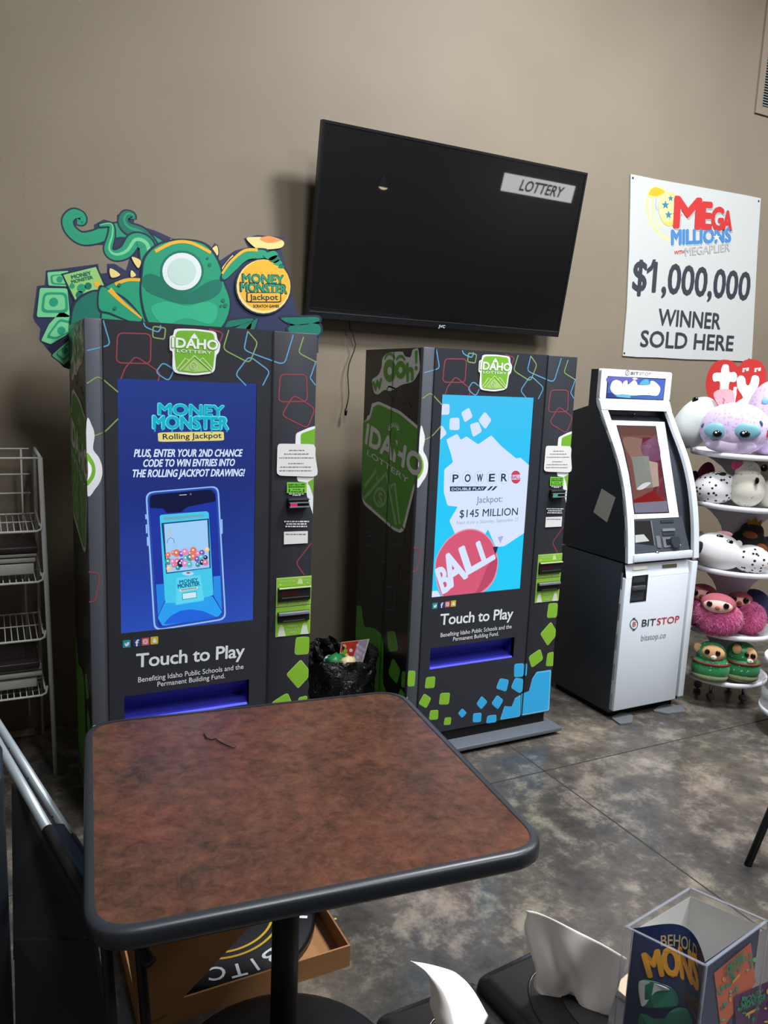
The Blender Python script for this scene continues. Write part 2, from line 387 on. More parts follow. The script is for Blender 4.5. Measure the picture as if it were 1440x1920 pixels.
A.poly(clipu(smooth(G1.pp([(250, 918), (300, 955), (322, 1040), (310, 1160), (360, 1235), (390, 1320), (385, 1420), (335, 1510), (250, 1552)], zl), 5), 0, .6), P_white, 2)
A.poly(clipu(smooth(G1.pp([(240, 1205), (300, 1250), (330, 1340), (310, 1430), (240, 1480)], zl), 5), 0, .6), P_green, 3)
A.poly(clipu(smooth(G1.pp([(240, 1265), (285, 1300), (297, 1350), (280, 1410), (240, 1440)], zl), 5), 0, .6), P_white, 4)
# big logo slice wrapping the right edge
A.poly(clipu(rnd(G1.pp([(760, -30), (600, 5), (400, 90), (393, 240), (415, 755), (545, 770), (550, 960), (690, 1370), (760, 1370)], zn), .2), 0, W), P_white, 2)
A.poly(clipu(rnd(G1.pp([(760, -10), (640, 35), (470, 95), (466, 240), (500, 500), (760, 500)], zn), .2), 0, W), P_green, 3)
A.poly(clipu(rnd(G1.pp([(760, 660), (560, 765), (600, 830), (690, 1120), (760, 1120)], zn), .15), 0, W), P_green, 3)
# lime and sky-blue tiles
def tile(src, pts, c, m, k=.22, m2=None):
    uv = src.pp(pts, c); cx = sum(p[0] for p in uv)/len(uv); cy = sum(p[1] for p in uv)/len(uv)
    A.poly(rnd(clipu(uv, 0, W), k), m2 or P_lime2, 1); A.poly(rnd(clipu([(cx+(p[0]-cx)*.93, cy+(p[1]-cy)*.93) for p in uv], 0, W), k), m, 2)
tile(G1, [(372, 925), (480, 912), (584, 922), (572, 1138), (352, 1150)], zt, P_lime)
tile(G1, [(435, 1205), (580, 1385), (400, 1585), (246, 1400)], zt, P_lime, .14)
tile(G2, [(1160, 690), (1178, 755), (1108, 808), (1088, 740)], z5, P_lime); tile(G2, [(1202, 718), (1240, 708), (1236, 796), (1192, 796)], z5, P_lime)
for q in ([(340, 822), (412, 824), (405, 916), (340, 920)], [(475, 862), (531, 857), (525, 926), (466, 930)], [(463, 958), (507, 988), (476, 1050), (428, 1022)], [(560, 957), (619, 954), (611, 1026), (551, 1027)],
          [(499, 1061), (549, 1057), (546, 1116), (491, 1119)], [(587, 1104), (626, 1102), (621, 1148), (579, 1151)], [(335, 960), (366, 982), (345, 1030)], [(350, 1090), (406, 1048), (403, 1100), (360, 1115)], [(410, 1048), (432, 1058), (450, 1140), (448, 1200), (408, 1190)]):
    tile(G2, q, z5, P_lime)
for q in ([(1004, 782), (1062, 778), (1058, 858), (1002, 864)], [(1065, 780), (1082, 782), (1078, 852), (1062, 856)], [(1008, 866), (1058, 872), (1052, 948), (1032, 958), (983, 925)], [(918, 868), (972, 878), (956, 950), (893, 930)], [(808, 973), (844, 1010), (805, 1057), (776, 1022)], [(901, 968), (939, 1000), (905, 1057), (865, 1020)],
          [(691, 1048), (720, 1076), (690, 1108), (665, 1080)], [(757, 1079), (807, 1074), (804, 1131), (754, 1134)], [(842, 1093), (896, 1086), (896, 1132), (834, 1140)]):
    tile(G2, q, z5, P_cyan, .22, mat('print sky edge', (110, 205, 248), .42))
tile(G2, [(1225, 817), (1138, 830), (1112, 870), (1092, 945), (1047, 962), (1042, 1093), (1213, 1062)], z5, P_cyan, .06, mat('print sky edge', (110, 205, 248), .42))
tile(G2, [(1042, 967), (1008, 988), (988, 1038), (945, 1035), (918, 1118), (1038, 1098)], z5, P_cyan, .1, mat('print sky edge', (110, 205, 248), .42))
# words under the screen
A.T('Touch to Play', (402, 750), (962, 695), (396, 682), z3, P_white, 2, .022, 0, .95)
A.T('Benefiting Idaho Public Schools and the', (412, 828), (958, 757), (410, 802), z3, P_white, 2, .004)
A.T('Permanent Building Fund.', (512, 850), (862, 805), (510, 825), z3, P_white, 2, .004)
for k, (x, cc) in enumerate(((332, (36, 150, 160)), (386, (40, 62, 130)), (430, (200, 84, 80)), (476, (205, 186, 60)))):
    y = 610-k*6; A.P([(x, y), (x+40, y-4), (x+40, y+36), (x, y+40)], z3, mat('icon %d' % k, cc, .45), 2, 'r', .12)
A.T('f', (398, 640), (416, 638), (398, 608), z3, P_white, 3, .03)
A.P([(342, 622), (352, 628), (356, 618), (366, 622), (360, 636), (346, 640)], z3, P_white, 3, 's')
A.L([(438, 606), (460, 604), (460, 626), (438, 628)], z3, .0022, P_white, 3, True); A.ring((449, 616), 6, 6, z3, .002, P_white, 3)
A.P([(496, 598), (503, 604), (506, 620), (488, 622), (490, 606)], z3, P_white, 3, 's')
# seams between the panels
for u in (.0525, .5985): A.line([(u, .076), (u, HT)], .005, M_seam, 6)
mb.build('front_graphics', machine, label='printed front graphics of tiles, outlines and white words')
# ---- badge
def badge(A, c, out, inn, idaho, lott, mts, sun, m_in, mw):
    A.P(out, c, P_white, 7, 'r', .25); A.P(inn, c, m_in, 8, 'r', .25)
mb = MB(); A = FA(G1, mb)
A.P([(600, 72), (708, 74), (815, 87), (822, 130), (838, 152), (832, 192), (815, 212), (808, 303), (706, 316), (605, 304), (588, 280), (590, 190), (574, 185), (574, 112), (592, 108)], z2, P_white, 7, 'r', .3)
A.P([(606, 83), (708, 83), (806, 96), (808, 200), (798, 293), (706, 304), (610, 293), (600, 200)], z2, P_green, 8, 'r', .25)
A.T('IDAHO', (588, 168), (824, 182), (592, 120), z2, P_green, 9.3, .1); A.T('IDAHO', (588, 168), (824, 182), (592, 120), z2, P_white, 10, .04); A.T('LOTTERY', (612, 194), (792, 205), (612, 179), z2, P_white, 10, .012)
A.P([(680, 122), (702, 96), (724, 126)], z2, P_white, 9)
A.L([(625, 290), (702, 213), (796, 296)], z2, .0045, P_pale, 10, mode=None); A.L([(612, 282), (655, 226), (676, 240)], z2, .004, P_pale, 9, mode=None); A.L([(726, 240), (745, 224), (798, 282)], z2, .004, P_pale, 9, mode=None)
A.P([(640, 290), (702, 230), (778, 292), (700, 298)], z2, mat('hill', (160, 200, 110), .5), 9); A.ring((697, 266), 17, 19, z2, .0025, P_pale, 11); A.T('S', (690, 276), (704, 277), (690, 256), z2, P_pale, 11, .01)
mb.build('logo_badge', machine, label='green and white lottery badge')
# ---- notices and readers on the service panel
mb = MB(); A = FA(G1, mb)
A.P([(165, 232), (640, 240), (668, 290), (664, 400), (696, 610), (690, 665), (640, 690), (175, 676), (130, 640), (140, 265)], zn, P_paper, 10, 'r', .2)
def dashes(y, xa, xb, m, th, seed, dy=0, c=zn, L=11):
    R = random.Random(seed); x = xa
    while x < xb-8:
        l = R.choice((16, 26, 38, 48)); l = min(l, xb-x); A.P([(x, y-th), (x+l, y-th+dy), (x+l, y+th+dy), (x, y+th)], c, m, L); x += l+9
for i, (y, xa, xb) in enumerate(((325, 300, 512), (375, 232, 570), (428, 165, 640), (506, 290, 500), (556, 180, 600), (606, 165, 610))): dashes(y, xa, xb, P_grey, 6, i)
mb.build('paper_notice', machine, label='white taped paper notice')
mb = MB(); A = FA(G1, mb)
A.P([(272, 765), (545, 768), (545, 912), (272, 916)], zn, mat('label lime', (120, 200, 60), .5), 10)
A.T('INSERT BILLS HERE', (290, 812), (520, 806), (290, 788), zn, P_dk, 11, .02); A.P([(290, 823), (520, 821), (520, 833), (290, 836)], zn, P_dk, 11)
for x in (305, 503): A.P([(x-8, 855), (x+8, 855), (x+8, 885), (x+16, 885), (x, 905), (x-16, 885), (x-8, 885)], zn, P_dk, 11)
dashes(862, 350, 455, P_dk, 5, 3); dashes(892, 330, 475, P_dk, 6, 4)
mb.build('bill_label', machine, label='lime green bill label')
mb = MB(); A = FA(G1, mb)
dashes(928, 300, 505, P_white, 5, 5); dashes(946, 350, 460, P_white, 5, 6)
mb.build('small_print', machine); mb = MB(); A = FA(G1, mb)
for i, (y, xa, xb) in enumerate(((1308, 232, 575), (1342, 262, 540), (1376, 250, 548))): dashes(y, xa, xb, P_white, 9, 20+i)
mb.build('small_print', machine)
mb = MB(); A = FA(G1, mb)
A.P([(232, 1450), (562, 1440), (560, 1608), (230, 1625)], zn, P_paper, 8); dashes(1485, 255, 535, P_grey, 7, 30, 0, zn, 9); mb.build('white_label', machine)
def uvbox(mb, src, q, c, d0, d1, m, bev=.002):
    uv = src.pp(q, c); us = [p[0] for p in uv]; vs = [p[1] for p in uv]; mb.box(min(us), max(us), -d1, -d0, min(vs), max(vs), m, bev); return min(us), max(us), min(vs), max(vs)
mb = MB(); u = uvbox(mb, G1, [(276, 985), (550, 975), (553, 1110), (280, 1122)], zn, 0, .022, M_gap, .003)
acc = mb.build('bill_acceptor', machine, label='black bill acceptor')
mb = MB(); mb.box(u[0]-.002, u[1]+.002, -.026, -.022, u[3]-.006, u[3]-.003, M_steel); mb.box(u[0]+.002, u[1], -.03, -.02, u[2]+.004, u[2]+.008, M_grey); mb.box(u[0]+.002, u[1], -.03, -.02, u[2]+.019, u[2]+.022, M_grey); mb.build('slot_lip', acc)
acc_u = u
# check-ticket and playslip readers
mb = MB(); A = FA(G1, mb); A.base = .004
for q in ([(122, 165), (570, 135), (562, 495), (117, 535)], [(115, 548), (560, 508), (550, 870), (107, 920)]):
    uvbox(mb, G1, q, zt, 0, .004, P_lime2, 0)
A.P([(130, 175), (563, 147), (556, 488), (125, 527)], zt, P_lime, 1); A.P([(122, 556), (552, 518), (543, 862), (114, 910)], zt, P_lime, 1)
A.T('CHECK TICKET', (148, 222), (378, 208), (148, 194), zt, P_pale, 2, .02); A.T('HERE', (470, 200), (550, 194), (470, 176), zt, P_pale, 2, .02)
A.P([(400, 165), (445, 162), (462, 232), (385, 238)], zt, P_pale, 2); A.P([(150, 242), (188, 238), (170, 262)], zt, P_pale, 2); A.P([(505, 212), (540, 208), (522, 232)], zt, P_pale, 2)
A.T('DID YOU WIN?', (158, 518), (530, 485), (158, 484), zt, P_pale, 2, .02)
A.T('INSERT', (268, 788), (398, 778), (268, 764), zt, P_pale, 2, .02); A.T('PLAYSLIP', (248, 836), (415, 820), (248, 808), zt, P_pale, 2, .02); A.T('HERE', (282, 872), (382, 862), (282, 844), zt, P_pale, 2, .02)
for dx, dy in ((0, 0), (295, -30)):
    A.P([(160+dx, 790+dy), (212+dx, 786+dy), (238+dx, 905+dy), (132+dx, 912+dy)], zt, mat('print slip', (214, 222, 206), .5), 2); A.P([(186+dx, 758+dy), (212+dx, 782+dy), (160+dx, 786+dy)], zt, P_pale, 2)
rd = mb.build('ticket_reader', machine, label='lime green ticket and playslip reader')
mb = MB(); u = uvbox(mb, G1, [(140, 283), (550, 262), (547, 425), (138, 455)], zt, .003, .014, M_gap, .002); mb.box(u[0], u[1], -.02, -.012, u[3]-.004, u[3], P_pale); mb.box(u[0]+.012, u[1]-.006, -.016, -.012, u[2]+.012, u[2]+.015, M_steel)
mb.add([(u[0]+.01, -.0145, u[2]+.02), (u[0]+.07, -.0145, u[2]+.02), (u[0]+.07, -.0145, u[3]-.012), (u[0]+.01, -.0145, u[3]-.012)], [[0, 1, 2, 3]], mat('scanner red', (58, 10, 18), .3)); mb.build('scanner_window', rd)
mb = MB(); u = uvbox(mb, G1, [(135, 600), (540, 565), (530, 690), (132, 728)], zt, .003, .012, M_gap, .002); mb.box(u[0], u[1]-.004, -.022, -.01, u[3]-.012, u[3], M_grey, .002); mb.box(u[0]+.018, u[1]-.02, -.016, -.01, u[2]+.004, u[2]+.007, M_steel); mb.build('playslip_slot', rd)
# ---- left side print (measured on the second machine)
SD = Fr(M2, (0, -1, 0), (0, 0, 1)); SL = Fr((0, 0, 0), (0, -1, 0), (0, 0, 1))
class SA(FA):
    def __init__(s, mb): Art.__init__(s, SL, mb, -.0032); s.src = SD
def cs(uv): return clipu(uv, -D+.003, -.014)
mb = MB(); A = SA(mb); mb.box(.002, .004, .012, D-.002, .086, HT-.002, mat('side vinyl', (24, 25, 29), .3))
A.base = -.0015
M_sg = mat('side green', (84, 160, 50), .4); M_sw = mat('side white', (228, 232, 228), .45)
def sp(pts, c, m, L, k=.25): A.poly(cs(rnd(SD.pp(pts, c), k)), m, L)
sp([(148, 262), (192, 232), (208, 190), (213, 130), (245, 98), (335, 92), (348, 122), (382, 130), (394, 80), (430, 70), (440, 205), (402, 270), (380, 280), (330, 292), (262, 332), (225, 322), (188, 352), (163, 345)], z4, M_sw, 1)
A.T('w', (158, 328), (212, 306), (152, 255), z4, M_sg, 2, .09)
for (cx, cy, rx, ry) in ((258, 208), ) and ((258, 208, 38, 68), (323, 202, 33, 54)):
    A.poly(cs(SD.pp(oval(cx, cy, rx, ry), z4)), M_sg, 2); A.poly(cs(SD.pp(oval(cx, cy+2, rx*.36, ry*.36), z4)), M_sw, 3)
    A.line(SD.pp(oval(cx, cy-ry*.75, rx*.85, ry*.75, 12, math.pi*1.12, math.pi*1.88), z4), .012, M_sg, 2)
A.T('h', (362, 268), (398, 256), (360, 168), z4, M_sg, 2, .08); A.P([(408, 90), (426, 84), (422, 165), (412, 168)], z4, M_sg, 2, 'r'); A.poly(SD.pp(oval(416, 192, 9, 14), z4), M_sg, 2)
sp([(90, 520), (118, 500), (124, 478), (136, 474), (150, 405), (190, 392), (320, 450), (436, 548), (440, 690), (425, 880), (410, 900), (345, 1165), (320, 1182), (280, 1165), (90, 1000)], z4, M_sw, 1, .12)
sp([(90, 520), (138, 500), (160, 424), (192, 410), (320, 470), (460, 590), (452, 700), (420, 860), (398, 900), (334, 1145), (315, 1160), (280, 1145), (90, 975)], z4, M_sg, 2, .12)
A.T('IDAHO', (112, 640), (440, 850), (122, 528), z4, M_sw, 3, .05); A.T('LOTTERY', (122, 712), (368, 885), (128, 682), z4, M_sw, 3, .012)
A.P([(282, 572), (312, 700), (300, 720), (282, 660)], z4, M_sg, 4)
for k in range(12):
    a = math.pi*(1+k/11.); A.L([(282+20*math.cos(a), 565+20*math.sin(a)), (282+34*math.cos(a), 562+44*math.sin(a))], z4, .0045, M_sw, 3, mode=None)
M_mt = mat('side pale', (150, 190, 128), .45)
A.L([(104, 975), (236, 825), (296, 1135)], z4, .02, M_mt, 3, mode=None); A.L([(106, 905), (178, 805), (184, 865)], z4, .018, M_mt, 3, mode=None); A.L([(262, 905), (288, 885), (318, 1130)], z4, .018, M_mt, 3, mode=None)
A.P([(130, 985), (232, 860), (278, 1105)], z4, mat('side mid', (96, 152, 72), .45), 3); A.ring((200, 968), 34, 52, z4, .014, M_mt, 4); A.T('S', (188, 1000), (214, 1010), (186, 935), z4, M_mt, 4, .03); A.L([(200, 925), (200, 1012)], z4, .006, M_mt, 4, mode=None)
def sl(pts, c, m, k=.25): A.L(pts, c, .006, m, 1, True, 'r', k)
D_r = mat('side red line', (74, 36, 44), .4); D_b = mat('side blue line', (44, 66, 92), .4); D_g = mat('side green line', (58, 74, 52), .4)
sl([(250, 300), (300, 320), (270, 375), (232, 340)], z4, D_b); sl([(330, 400), (352, 384), (388, 425), (340, 420)], z4, D_r); sl([(262, 1120), (345, 1150), (340, 1245), (300, 1255), (262, 1240)], z4, D_b); sl([(110, 1180), (155, 1165), (150, 1255), (108, 1250)], z4, D_g)
sl([(200, 172), (232, 168), (228, 256), (200, 262)], z5, D_g); sl([(310, 180), (380, 172), (378, 300), (305, 310)], z5, D_r); sl([(226, 325), (292, 318), (290, 455), (220, 462)], z5, D_b); sl([(120, 20), (165, 10), (160, 72), (112, 78)], z5, D_b)
sp([(55, 440), (72, 432), (88, 442), (104, 560), (165, 568), (208, 605), (220, 660), (216, 900), (240, 960), (265, 1010), (270, 1160), (50, 1010)], z5, M_sg, 1, .2)
sp([(238, 590), (290, 586), (312, 704), (250, 712)], z5, M_sg, 1); sp([(275, 742), (322, 820), (300, 908), (246, 840)], z5, M_sg, 1); sp([(322, 925), (356, 980), (350, 1030), (300, 1005)], z5, M_sg, 1); sp([(330, 830), (352, 826), (352, 930), (325, 920)], z5, M_sg, 1)
A.line([(-.245, .08), (-.245, HT-.004)], .004, M_seam, 5)
mb.build('side_graphics', machine, label='printed side panel with large green badge')
def copy_tree(o, parent=None):
    c = o.copy(); COL.objects.link(c)
    if parent: c.parent = parent
    for ch in [x for x in S.objects if x.parent == o]: copy_tree(ch, c)
    return c
m2 = copy_tree(machine)
machine.location = M1; m2.location = M2
machine['label'] = 'tall black lottery vending machine with dark blue screen, nearest the table'
m2['label'] = 'tall black lottery vending machine with bright cyan screen, beside the white kiosk'
machine['_o'] = (0, 0, 0); m2['_o'] = (0, 0, 0)
if MZ[0]: MB().box(.03, W-.03, 0, D-.03, -MZ[0], 0, M_gap).build('feet', machine)
for k, (mm, cc) in enumerate(((machine, (240, 40, 110)), (m2, (60, 190, 150)))):
    u = acc_u; ac = [o for o in S.objects if o.parent == mm and o.name.startswith('bill_acceptor')][0]
    mb = MB(); mb.add([(u[0]+.006, -.024, u[2]+.008), (u[0]+.032, -.024, u[2]+.008), (u[0]+.032, -.024, u[2]+.019), (u[0]+.006, -.024, u[2]+.019)], [[0, 1, 2, 3]], mat('slot lamp %d' % k, cc, emit=.8))
    mb.build('slot_light', ac)
# ------------------------------------------------------------------ screens
SCR = {}
def E_(c, e=1.0): return mat('lit %s %s' % (c, e), c, .12, emit=e, spec=.5)
def grad(name, stops):
    m = mat(name, (0, 0, 0), .12); nt, N, L, b = nodes(m); b.inputs['Base Color'].default_value = (0, 0, 0, 1)
    t = N.new('ShaderNodeTexCoord'); sx = N.new('ShaderNodeSeparateXYZ'); L.new(t.outputs['Generated'], sx.inputs[0])
    L.new(ramp(nt, sx.outputs[2], stops), b.inputs['Emission Color']); b.inputs['Emission Strength'].default_value = 1; return m
def screen(bg):
    mb = MB(); mb.box(SC[0], SC[1], .003, .015, SC[2], SC[3], bg); return mb
def clipv(A, uv, m, L):                            # clip to the screen rectangle
    uv = clipu(uv, SC[0], SC[1]); uv = [(q, p) for p, q in clipu([(q, p) for p, q in uv], SC[2], SC[3])]
    if len(uv) > 2: A.poly(uv, m, L)
# blue screen with the phone picture
mb = screen(grad('blue screen', [(0, (44, 78, 178)), (.25, (38, 62, 150)), (.6, (34, 50, 122)), (1, (42, 62, 136))])); A = FA(G1, mb); A.base = -.0028
cA, cB = E_((24, 176, 200)), E_((110, 222, 236))
A.T('MONEY', (518, 518), (858, 528), (518, 462), z2, cB, 1, .085); A.T('MONEY', (520, 516), (856, 526), (520, 464), z2, cA, 2, .055)
A.T('MONSTER', (490, 590), (882, 594), (490, 526), z2, cB, 1, .085); A.T('MONSTER', (493, 588), (879, 592), (493, 529), z2, cA, 2, .055)
for x, l in ((500, 18), (540, 12), (590, 20), (640, 14), (690, 16), (740, 20), (795, 26), (840, 14), (874, 20)): A.L([(x, 580), (x, 590+l)], z2, .0045, cA, 2, mode=None)
A.P([(515, 612), (858, 606), (860, 654), (518, 661)], z2, E_((226, 214, 130)), 1, 'r', .12); A.T('Rolling Jackpot', (542, 648), (846, 640), (542, 620), z2, E_((26, 34, 60)), 2, .02)
wt = E_((212, 230, 255))
A.T('PLUS, ENTER YOUR 2ND CHANCE', (392, 738), (950, 736), (392, 700), z2, wt, 1, .03, .18); A.T('CODE TO WIN ENTRIES INTO', (438, 790), (912, 785), (438, 753), z2, wt, 1, .03, .18); A.T('THE ROLLING JACKPOT DRAWING!', (380, 844), (962, 838), (380, 806), z2, wt, 1, .03, .18)
A.P([(18, 150), (930, 72), (1024, 1735), (125, 1878)], zp, E_((150, 190, 245)), 1, 'R', .026)
A.P([(38, 163), (912, 88), (1004, 1718), (144, 1858)], zp, E_((44, 80, 170)), 2, 'R', .024)
A.P([(58, 182), (892, 106), (975, 1692), (170, 1832)], zp, E_((34, 56, 160)), 3, 'R', .02)
A.P([(74, 205), (120, 182), (830, 116), (884, 175), (895, 265), (560, 330), (500, 360), (470, 400), (280, 410), (240, 355), (72, 350)], zp, E_((24, 28, 62)), 4, 'r', .15)
A.L([(440, 188), (530, 182)], zp, .0018, wt, 5, mode=None); A.disc((580, 176), 12, 12, zp, E_((90, 110, 160)), 5)
A.P([(170, 1710), (272, 1490), (850, 1440), (970, 1640), (930, 1695), (232, 1815)], zp, E_((46, 160, 240)), 4, 'r', .08)
A.P([(150, 1300), (240, 1290), (262, 1490), (172, 1690)], zp, E_((40, 130, 225)), 4); A.P([(860, 1200), (948, 1190), (968, 1620), (865, 1440)], zp, E_((44, 140, 232)), 4)
A.P([(232, 1800), (330, 1690), (450, 1625), (590, 1605), (740, 1630), (910, 1705), (700, 1745)], zp, E_((38, 100, 220)), 5, 'r', .2)
A.P([(195, 450), (215, 432), (780, 388), (805, 410), (862, 1430), (745, 1462), (742, 1500), (392, 1558), (388, 1525), (270, 1530), (258, 1470)], zp, E_((70, 200, 235)), 5, 'r', .06)
A.P([(240, 462), (740, 425), (745, 455), (242, 500)], zp, E_((110, 170, 190)), 6); A.P([(215, 535), (805, 478), (828, 1092), (275, 1165)], zp, E_((28, 70, 110)), 6)
A.P([(248, 548), (785, 495), (812, 1085), (285, 1150)], zp, E_((160, 205, 250)), 7)
R = random.Random(3); toys = ((222, 120, 150), (90, 190, 200), (120, 90, 190), (240, 200, 140), (60, 150, 150), (40, 44, 90), (225, 140, 190), (230, 120, 90))
for k in range(30):
    x = 305+ (k % 10)*52+R.uniform(-12, 12); y = 930+(k//10)*72-(x-300)*.1+R.uniform(-25, 25); r = R.uniform(26, 44)
    if y+r*1.1 < 1140-(x-280)*.12: A.disc((x, y), r, r*1.1, zp, E_(toys[R.randrange(8)]), 8+.1*k); A.disc((x-6, y-8), r*.3, r*.3, zp, E_((235, 236, 250)), 11.2)
A.L([(318, 590), (322, 705)], zp, .003, E_((220, 190, 120)), 9, mode=None); A.L([(285, 790), (295, 735), (328, 715), (370, 735), (378, 790)], zp, .0014, E_((70, 90, 130)), 9)
A.disc((545, 1160), 72, 24, zp, E_((190, 215, 240)), 9); A.disc((548, 1152), 26, 10, zp, E_((170, 70, 90)), 10)
A.P([(400, 1215), (700, 1180), (745, 1490), (400, 1545)], zp, E_((96, 212, 240)), 6)
A.T('MONEY', (440, 1285), (668, 1255), (440, 1245), zp, E_((20, 110, 140)), 9, .05); A.T('MONSTER', (420, 1345), (690, 1305), (420, 1295), zp, E_((20, 110, 140)), 9, .05); A.L([(440, 1375), (665, 1335)], zp, .006, E_((230, 220, 190)), 8, mode=None); A.L([(460, 1368), (650, 1336)], zp, .0022, E_((50, 60, 80)), 9, mode=None)
A.P([(472, 1405), (650, 1378), (655, 1462), (476, 1488)], zp, E_((30, 100, 140)), 8); A.P([(478, 1410), (645, 1386), (649, 1456), (482, 1480)], zp, E_((200, 235, 250)), 9)
for (x, y, l) in ((15, 430, 60), (22, 555, 110), (36, 710, 110), (958, 490, 180)): A.P([(x, y), (x+18, y-2), (x+22, y+l-2), (x+4, y+l)], zp, E_((150, 190, 245)), 1)
mb.build('touch_screen', machine, label='dark blue touch screen showing a phone')
# cyan screen with the jackpot
mb = screen(grad('cyan screen', [(0, (36, 205, 250)), (.6, (44, 200, 250)), (1, (70, 196, 246))])); A = FA(G2, mb); A.base = -.0028
def q2(pts, m, L, k=.22, sm=False): clipv(A, (smooth if sm else rnd)(G2.pp(pts, zs), 5 if sm else k), m, L)
wv = E_((216, 230, 255))
for q in ([(100, 88), (216, 85), (212, 186), (100, 186)], [(395, 118), (430, 205), (355, 258), (320, 165)], [(216, 216), (306, 212), (306, 328), (212, 326)], [(540, 155), (604, 232), (545, 322), (478, 240)], [(400, 275), (480, 250), (516, 340), (430, 395)], [(100, 290), (150, 288), (190, 358), (125, 420), (100, 415)]): q2(q, wv, 1)
q2([(183, 415), (285, 362), (318, 418), (370, 385), (478, 460), (600, 375), (690, 475), (830, 590), (870, 582), (990, 690), (960, 1240), (720, 1400), (640, 1408), (570, 1245), (535, 1300), (270, 1300), (212, 1165), (290, 1035), (195, 1025), (160, 900), (165, 690), (245, 625), (228, 550)], wv, 1.5, .12)
for i, ch in enumerate('POWER'):
    x = 265+i*112; y = 772-i*2; A.disc((x, y), 46, 62, zs, E_((190, 200, 222)), 2); A.disc((x, y), 42, 58, zs, E_((222, 232, 252)), 3)
    A.T(ch, (x-25, y+36), (x+27, y+34), (x-25, y-32), zs, E_((34, 60, 80)), 4, .03)
A.disc((825, 762), 46, 60, zs, E_((205, 66, 96)), 3); A.P([(780, 742), (870, 738), (870, 782), (780, 786)], zs, wv, 4); A.T('BALL', (784, 780), (866, 776), (784, 746), zs, E_((205, 66, 96)), 5, .03)
A.P([(216, 848), (560, 848), (530, 886), (218, 894)], zs, E_((30, 58, 82)), 2); A.T('DOUBLE PLAY', (232, 884), (530, 878), (232, 862), zs, wv, 3, .03)
for x in (575, 615): A.P([(x+20, 846), (x+42, 845), (x+5, 884), (x-18, 886)], zs, E_((30, 58, 82)), 2)
A.T('Jackpot:', (460, 1002), (700, 990), (462, 942), zs, E_((110, 130, 160)), 2, 0); A.T('$145 MILLION', (305, 1135), (842, 1112), (308, 1066), zs, E_((30, 52, 72)), 2, .006)
A.T('Next draw is Saturday, September 27', (278, 1200), (850, 1168), (280, 1168), zs, E_((160, 174, 200)), 2, 0)
q2([(78, 1590), (110, 1460), (200, 1330), (330, 1250), (460, 1245), (570, 1310), (640, 1430), (660, 1580), (620, 1720), (530, 1820), (420, 1870), (180, 1880), (105, 1780)], E_((236, 150, 170)), 4, sm=True)
q2([(84, 1590), (116, 1464), (206, 1338), (335, 1260), (456, 1256), (562, 1318), (630, 1435), (650, 1580), (610, 1715), (520, 1812), (415, 1860), (182, 1868), (112, 1772)], E_((214, 92, 122)), 5, sm=True)
q2([(560, 1590), (640, 1500), (650, 1580), (605, 1715), (515, 1808), (440, 1845), (490, 1760)], E_((188, 74, 106)), 6, sm=True)
A.T('B', (150, 1832), (228, 1790), (112, 1600), zs, wv, 7, .04); A.T('A', (215, 1780), (372, 1680), (215, 1490), zs, wv, 7, .04); A.T('L', (378, 1655), (535, 1565), (340, 1400), zs, wv, 7, .04); A.T('L', (528, 1570), (628, 1510), (480, 1350), zs, wv, 7, .04)
A.P([(610, 1405), (660, 1402), (640, 1470), (625, 1455)], zs, E_((50, 50, 80)), 6); A.P([(655, 1315), (708, 1305), (680, 1375)], zs, E_((176, 176, 216)), 6)
q2([(20, 1820), (100, 1810), (140, 1880), (20, 1890)], wv, 4, .1)
mb.build('touch_screen', m2, label='bright cyan touch screen showing a red ball')
# ------------------------------------------------------------------ cardboard topper behind the first machine (generic cut-out)
TY = 3.115
TF = Fr((0, TY, 0), (1, 0, 0), (0, 0, 1))
K_navy = mat('card navy', (44, 52, 84), .45); K_edge = mat('card edge', (170, 180, 190), .6)
K_g = mat('card green', (36, 156, 116), .42); K_gd = mat('card deep green', (28, 116, 96), .42); K_gl = mat('card mint', (120, 210, 150), .42)
K_y = mat('card yellow', (236, 182, 56), .42); K_yl = mat('card cream', (240, 216, 140), .42); K_or = mat('card orange', (236, 150, 84), .42); K_ink = mat('card ink', (26, 42, 64), .5)
mb = MB(); A = Art(TF, mb, .004)
sil = [(60, 560), (52, 540), (70, 400), (105, 395), (110, 330), (180, 322), (345, 300), (352, 345), (385, 340), (385, 300), (420, 300), (470, 330), (490, 262), (400, 280), (370, 215), (280, 215), (215, 180), (188, 120), (205, 65), (250, 50), (285, 75), (290, 115), (255, 125), (240, 135), (265, 160), (330, 150), (325, 125), (370, 100), (430, 118), (430, 80), (470, 64), (512, 75), (505, 120), (600, 150), (690, 190), (800, 205), (850, 235), (870, 205), (890, 240), (885, 290), (960, 240), (1020, 225), (1000, 185), (1060, 170), (1180, 180), (1170, 240), (1185, 300), (1210, 400), (1240, 530), (1335, 532), (1335, 640), (1335, 700), (290, 800), (190, 765), (130, 700), (80, 640), (85, 590)]
mb.prism(TF.pp(sil, z1), TF, 0, .004, K_navy, K_edge)
card = mb.build('backing_board', (topper := thing('cardboard_topper', (.55, TY, 1.6), 'green cut-out cardboard display topper standing behind the top of the blue-screen machine', 'display topper')))
def taper(pts, w0, w1, m, L, c=z1, n=6):
    uv = smooth(TF.pp(pts, c), n, False); N = len(uv); A.line(uv, [w0+(w1-w0)*i/(N-1) for i in range(N)], m, L)
